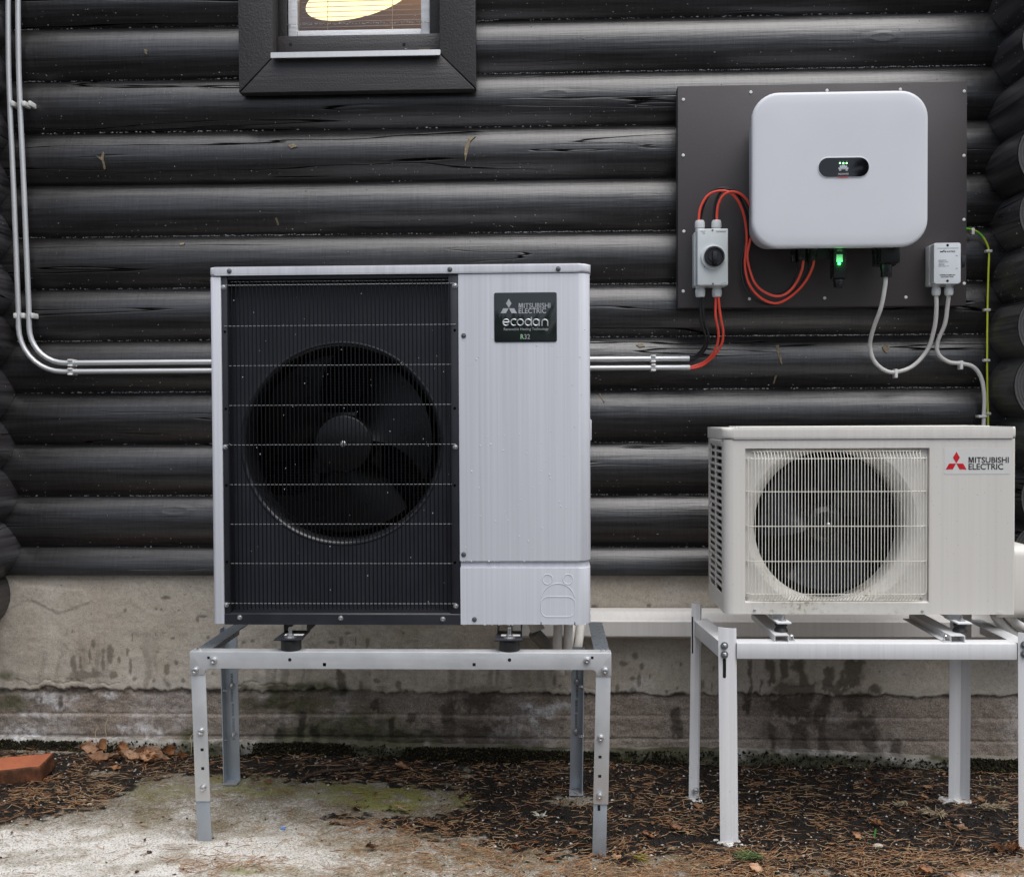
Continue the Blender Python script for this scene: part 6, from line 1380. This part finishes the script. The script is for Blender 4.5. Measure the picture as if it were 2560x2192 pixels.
# ------------------------------------------------------------------ white stand
ws = thing("white_stand", (.91, -.45, -.03), "white painted stand with slotted legs under the cream air conditioner", "stand")
WY, WB, WZ = -.620, -.28, .532
m = MB(); m.box(.5255, 1.2935, WY, WY+.003, .487, WZ-.0035, .001); m.extrude([(.5255, WY, WZ-.004), (.5255, WY+.001, WZ-.0012), (.5255, WY+.004, WZ), (.5255, WY+.050, WZ), (.5255, WY+.050, WZ-.003), (.5255, WY+.0035, WZ-.004)], (.768, 0, 0), .0005); m.build("front_rail", 'stand_white', ws)
def side_rail(xa, xb, s):
    m = MB(); w_ = s*.048
    for (u0, u1, z0, z1) in ((0, s*.003, .487, WZ-.003), (0, w_, WZ-.003, WZ-.0003)):
        m.hexa([(xa+min(u0, u1), WY+.012, z0), (xa+max(u0, u1), WY+.012, z0), (xb+max(u0, u1), WB-.002, z0), (xb+min(u0, u1), WB-.002, z0), (xa+min(u0, u1), WY+.012, z1), (xa+max(u0, u1), WY+.012, z1), (xb+max(u0, u1), WB-.002, z1), (xb+min(u0, u1), WB-.002, z1)])
    m.build("side_rail", 'stand_white', ws)
side_rail(.479, .448, 1); side_rail(1.338, 1.338, -1)
for xc in (.652, 1.137):
    m = MB(); h = .019; wd_ = .020; t = .0022
    prof = [(-wd_, WZ+.0006), (-wd_, WZ+h), (wd_, WZ+h), (wd_, WZ+.0026), (wd_+.019, WZ+.0026), (wd_+.019, WZ+.0006), (wd_-t, WZ+.0006), (wd_-t, WZ+h-t), (-wd_+t, WZ+h-t), (-wd_+t, WZ+.0006)]
    if xc > 1: prof = [(-a, b) for a, b in prof][::-1]
    m.extrude([(xc+a, -.608, b) for a, b in prof], (0, .32, 0)); ch = m.build("cross_channel", 'stand_white', ws)
    s = 1 if xc < 1 else -1
    m = MB(); m.lathe([(.009, 0), (.009, .0012)], (xc+s*.0295, -.597, WZ+.0027), 14, 'z', True); m.lathe([(.0072, .0012), (.0072, .007)], (xc+s*.0295, -.597, WZ+.0027), 6, 'z', True); m.lathe([(.0062, .007), (.0060, .013), (.003, .016)], (xc+s*.0295, -.597, WZ+.0027), 12, 'z', True); m.build("bolt", 'screw', ch)
for px in (1952, 2398):
    X = at(px, 1575, -.55)[0]-.001; m = MB(); m.lathe([(.019, 0), (.0195, .003), (.014, .013), (.0175, .017), (.0170, .0245)], (X, -.556, WZ+.0193), 22, 'z', True); m.build("rubber_mount", 'rubber', ws)
def wleg(xt, xb, zt, zb, Y, w, depth, slots, nuts, dip, flip=1, foot=True, slant=.006):
    lg = bpy.data.objects.new("leg", None); COL.objects.link(lg); lg.parent = ws; lg.location = Vector((xb, Y, zb))-wloc(ws)
    prof = [(0, .0), (w*.30, -.0005), (w*.50, .001), (w*.62, .004), (w*.80, depth*.35), (w*.95, depth*.8), (w, depth)]
    if flip < 0: prof = [(w-a, b) for a, b in prof[::-1]]
    th = .003; rows = []; n = 14
    for i in range(n+1):
        t = i/n; z = zt+(zb-zt)*t; x = xt+(xb-xt)*t
        rows.append((x, z))
    rings = []
    for i, (x, z) in enumerate(rows):
        f = [(x+a, Y+b, z+(slant*(1-a/w) if i == 0 else 0)) for a, b in prof]; bk = [(x+a*.97+w*.015, Y+b+th, z+(slant*(1-a/w) if i == 0 else 0)) for a, b in prof[::-1]]
        rings.append(f+bk)
    m = MB(); m.loft(rings); m.build("leg_profile", 'stand_white', lg, angle=40)
    sp_m = MB()
    for sx, z0, z1 in slots:
        x = xt+(xb-xt)*((zt-z0)/(zt-zb))+sx; r = .0045 if sx > .01 else .0022
        sp_m.extrude(xz(rrect(x-r, x+r, z1, z0, r*.98, 5), Y-.0009), (0, .0006, 0))
    if slots: sp_m.build("slot", 'hole', lg)
    for sx, z in nuts: x = xt+(xb-xt)*((zt-z)/(zt-zb))+sx; screw('nut', lg, x, Y-.001, z, 'bolt')
    if foot:
        m = MB(); r1 = []; r2 = []
        for k in range(26):
            a = 2*math.pi*k/26; q = 1+.22*math.sin(a*3+xb*9)+.12*math.sin(a*7+1); r1.append((xb+w/2+math.cos(a)*w*.82*q, Y+.012+math.sin(a)*.030*q, zb-.012)); r2.append((xb+w/2+math.cos(a)*w*.70*q, Y+.012+math.sin(a)*.024*q, zb+.0045+.003*math.sin(a*5)))
        m.loft([r1, r2]); m.build("base_plate", 'paintfoot', lg)
wleg(at(1795, 1572, WY)[0], at(1800, 2108, WY)[0], at(1820, 1572, WY)[1], -.034, WY-.003, .0525, .012, ((.0165, .49, .434),), ((.0165, .525), (.0165, .500)), 0)
wleg(1.294, 1.299, .558, -.043, WY-.003, .0525, .012, (), ((.0165, .530), (.0165, .505)), 0)
wleg(at(1722, 1507, WB)[0]+.003, at(1716, 1990, WB)[0]+.002, at(1740, 1507, WB)[1], -.030, WB-.036, .034, .014, ((.0035, .545, .43),), (), 0, 1)
xq = at(2370, 1990, WB-.03)[0]
wleg(xq+.003, xq, .56, -.024, WB-.034, .058, -.016, (), (), 0, 1, True)
a = at(1739, 1972, WB-.04); screw('dome', ws, a[0], WB-.04, a[1]-.004, 'bolt')

# ------------------------------------------------------------------ bare trees across the yard (seen mirrored in the pane)
rt = random.Random(5); m = MB()
def branch(p, d, L, r, depth):
    q = p+d*L; m.tube([p, (p+q)/2+Vector((rt.uniform(-1, 1), rt.uniform(-1, 1), 0))*L*.06, q], [r, r*.8, r*.6], 4, False)
    if depth == 0: return
    for _ in range(3 if depth > 1 else 4):
        a = rt.uniform(0, 6.28); s = rt.uniform(.45, .9); v = (d+Vector((math.cos(a), math.sin(a), rt.uniform(-.1, .4)))*s).normalized()
        branch(p+d*L*rt.uniform(.45, 1), v, L*rt.uniform(.5, .75), r*.5, depth-1)
for k in range(22):
    x = -30+k*2.8+rt.uniform(-1, 1); y = -24-rt.uniform(0, 12); branch(Vector((x, y, -.3)), Vector((rt.uniform(-.08, .08), 0, 1)).normalized(), rt.uniform(3, 4.2), rt.uniform(.10, .18), 4)
def conifer(x, y, h):
    m.tube([(x, y, -.3), (x, y, h)], [.14, .02], 5, False); L = int(h*3.2)
    for i in range(L):
        t = (i+.5)/L; z = .6+t*(h-.7); r = (1-t)**.8*h*.20+.15
        for j in range(9):
            a = rt.uniform(0, 6.28); q = r*rt.uniform(.6, 1.15); w_ = q*rt.uniform(.22, .4); c, d = math.cos(a), math.sin(a)
            v = [m.bm.verts.new(p) for p in ((x, y, z+.12), (x+c*q*.6-d*w_, y+d*q*.6+c*w_, z-q*.12), (x+c*q, y+d*q, z-q*.34), (x+c*q*.6+d*w_, y+d*q*.6-c*w_, z-q*.12))]
            f = m.bm.faces.new(v); f.material_index = 1
for k in range(46):
    conifer(-44+k*1.95+rt.uniform(-.8, .8), -19-rt.uniform(0, 9), rt.uniform(6.5, 10.5))
o = m.build("far_trees", ['bark', 'fir'], None, smooth=False); tag(o, "bare trees across the yard mirrored in the window pane", "trees", kind='stuff')
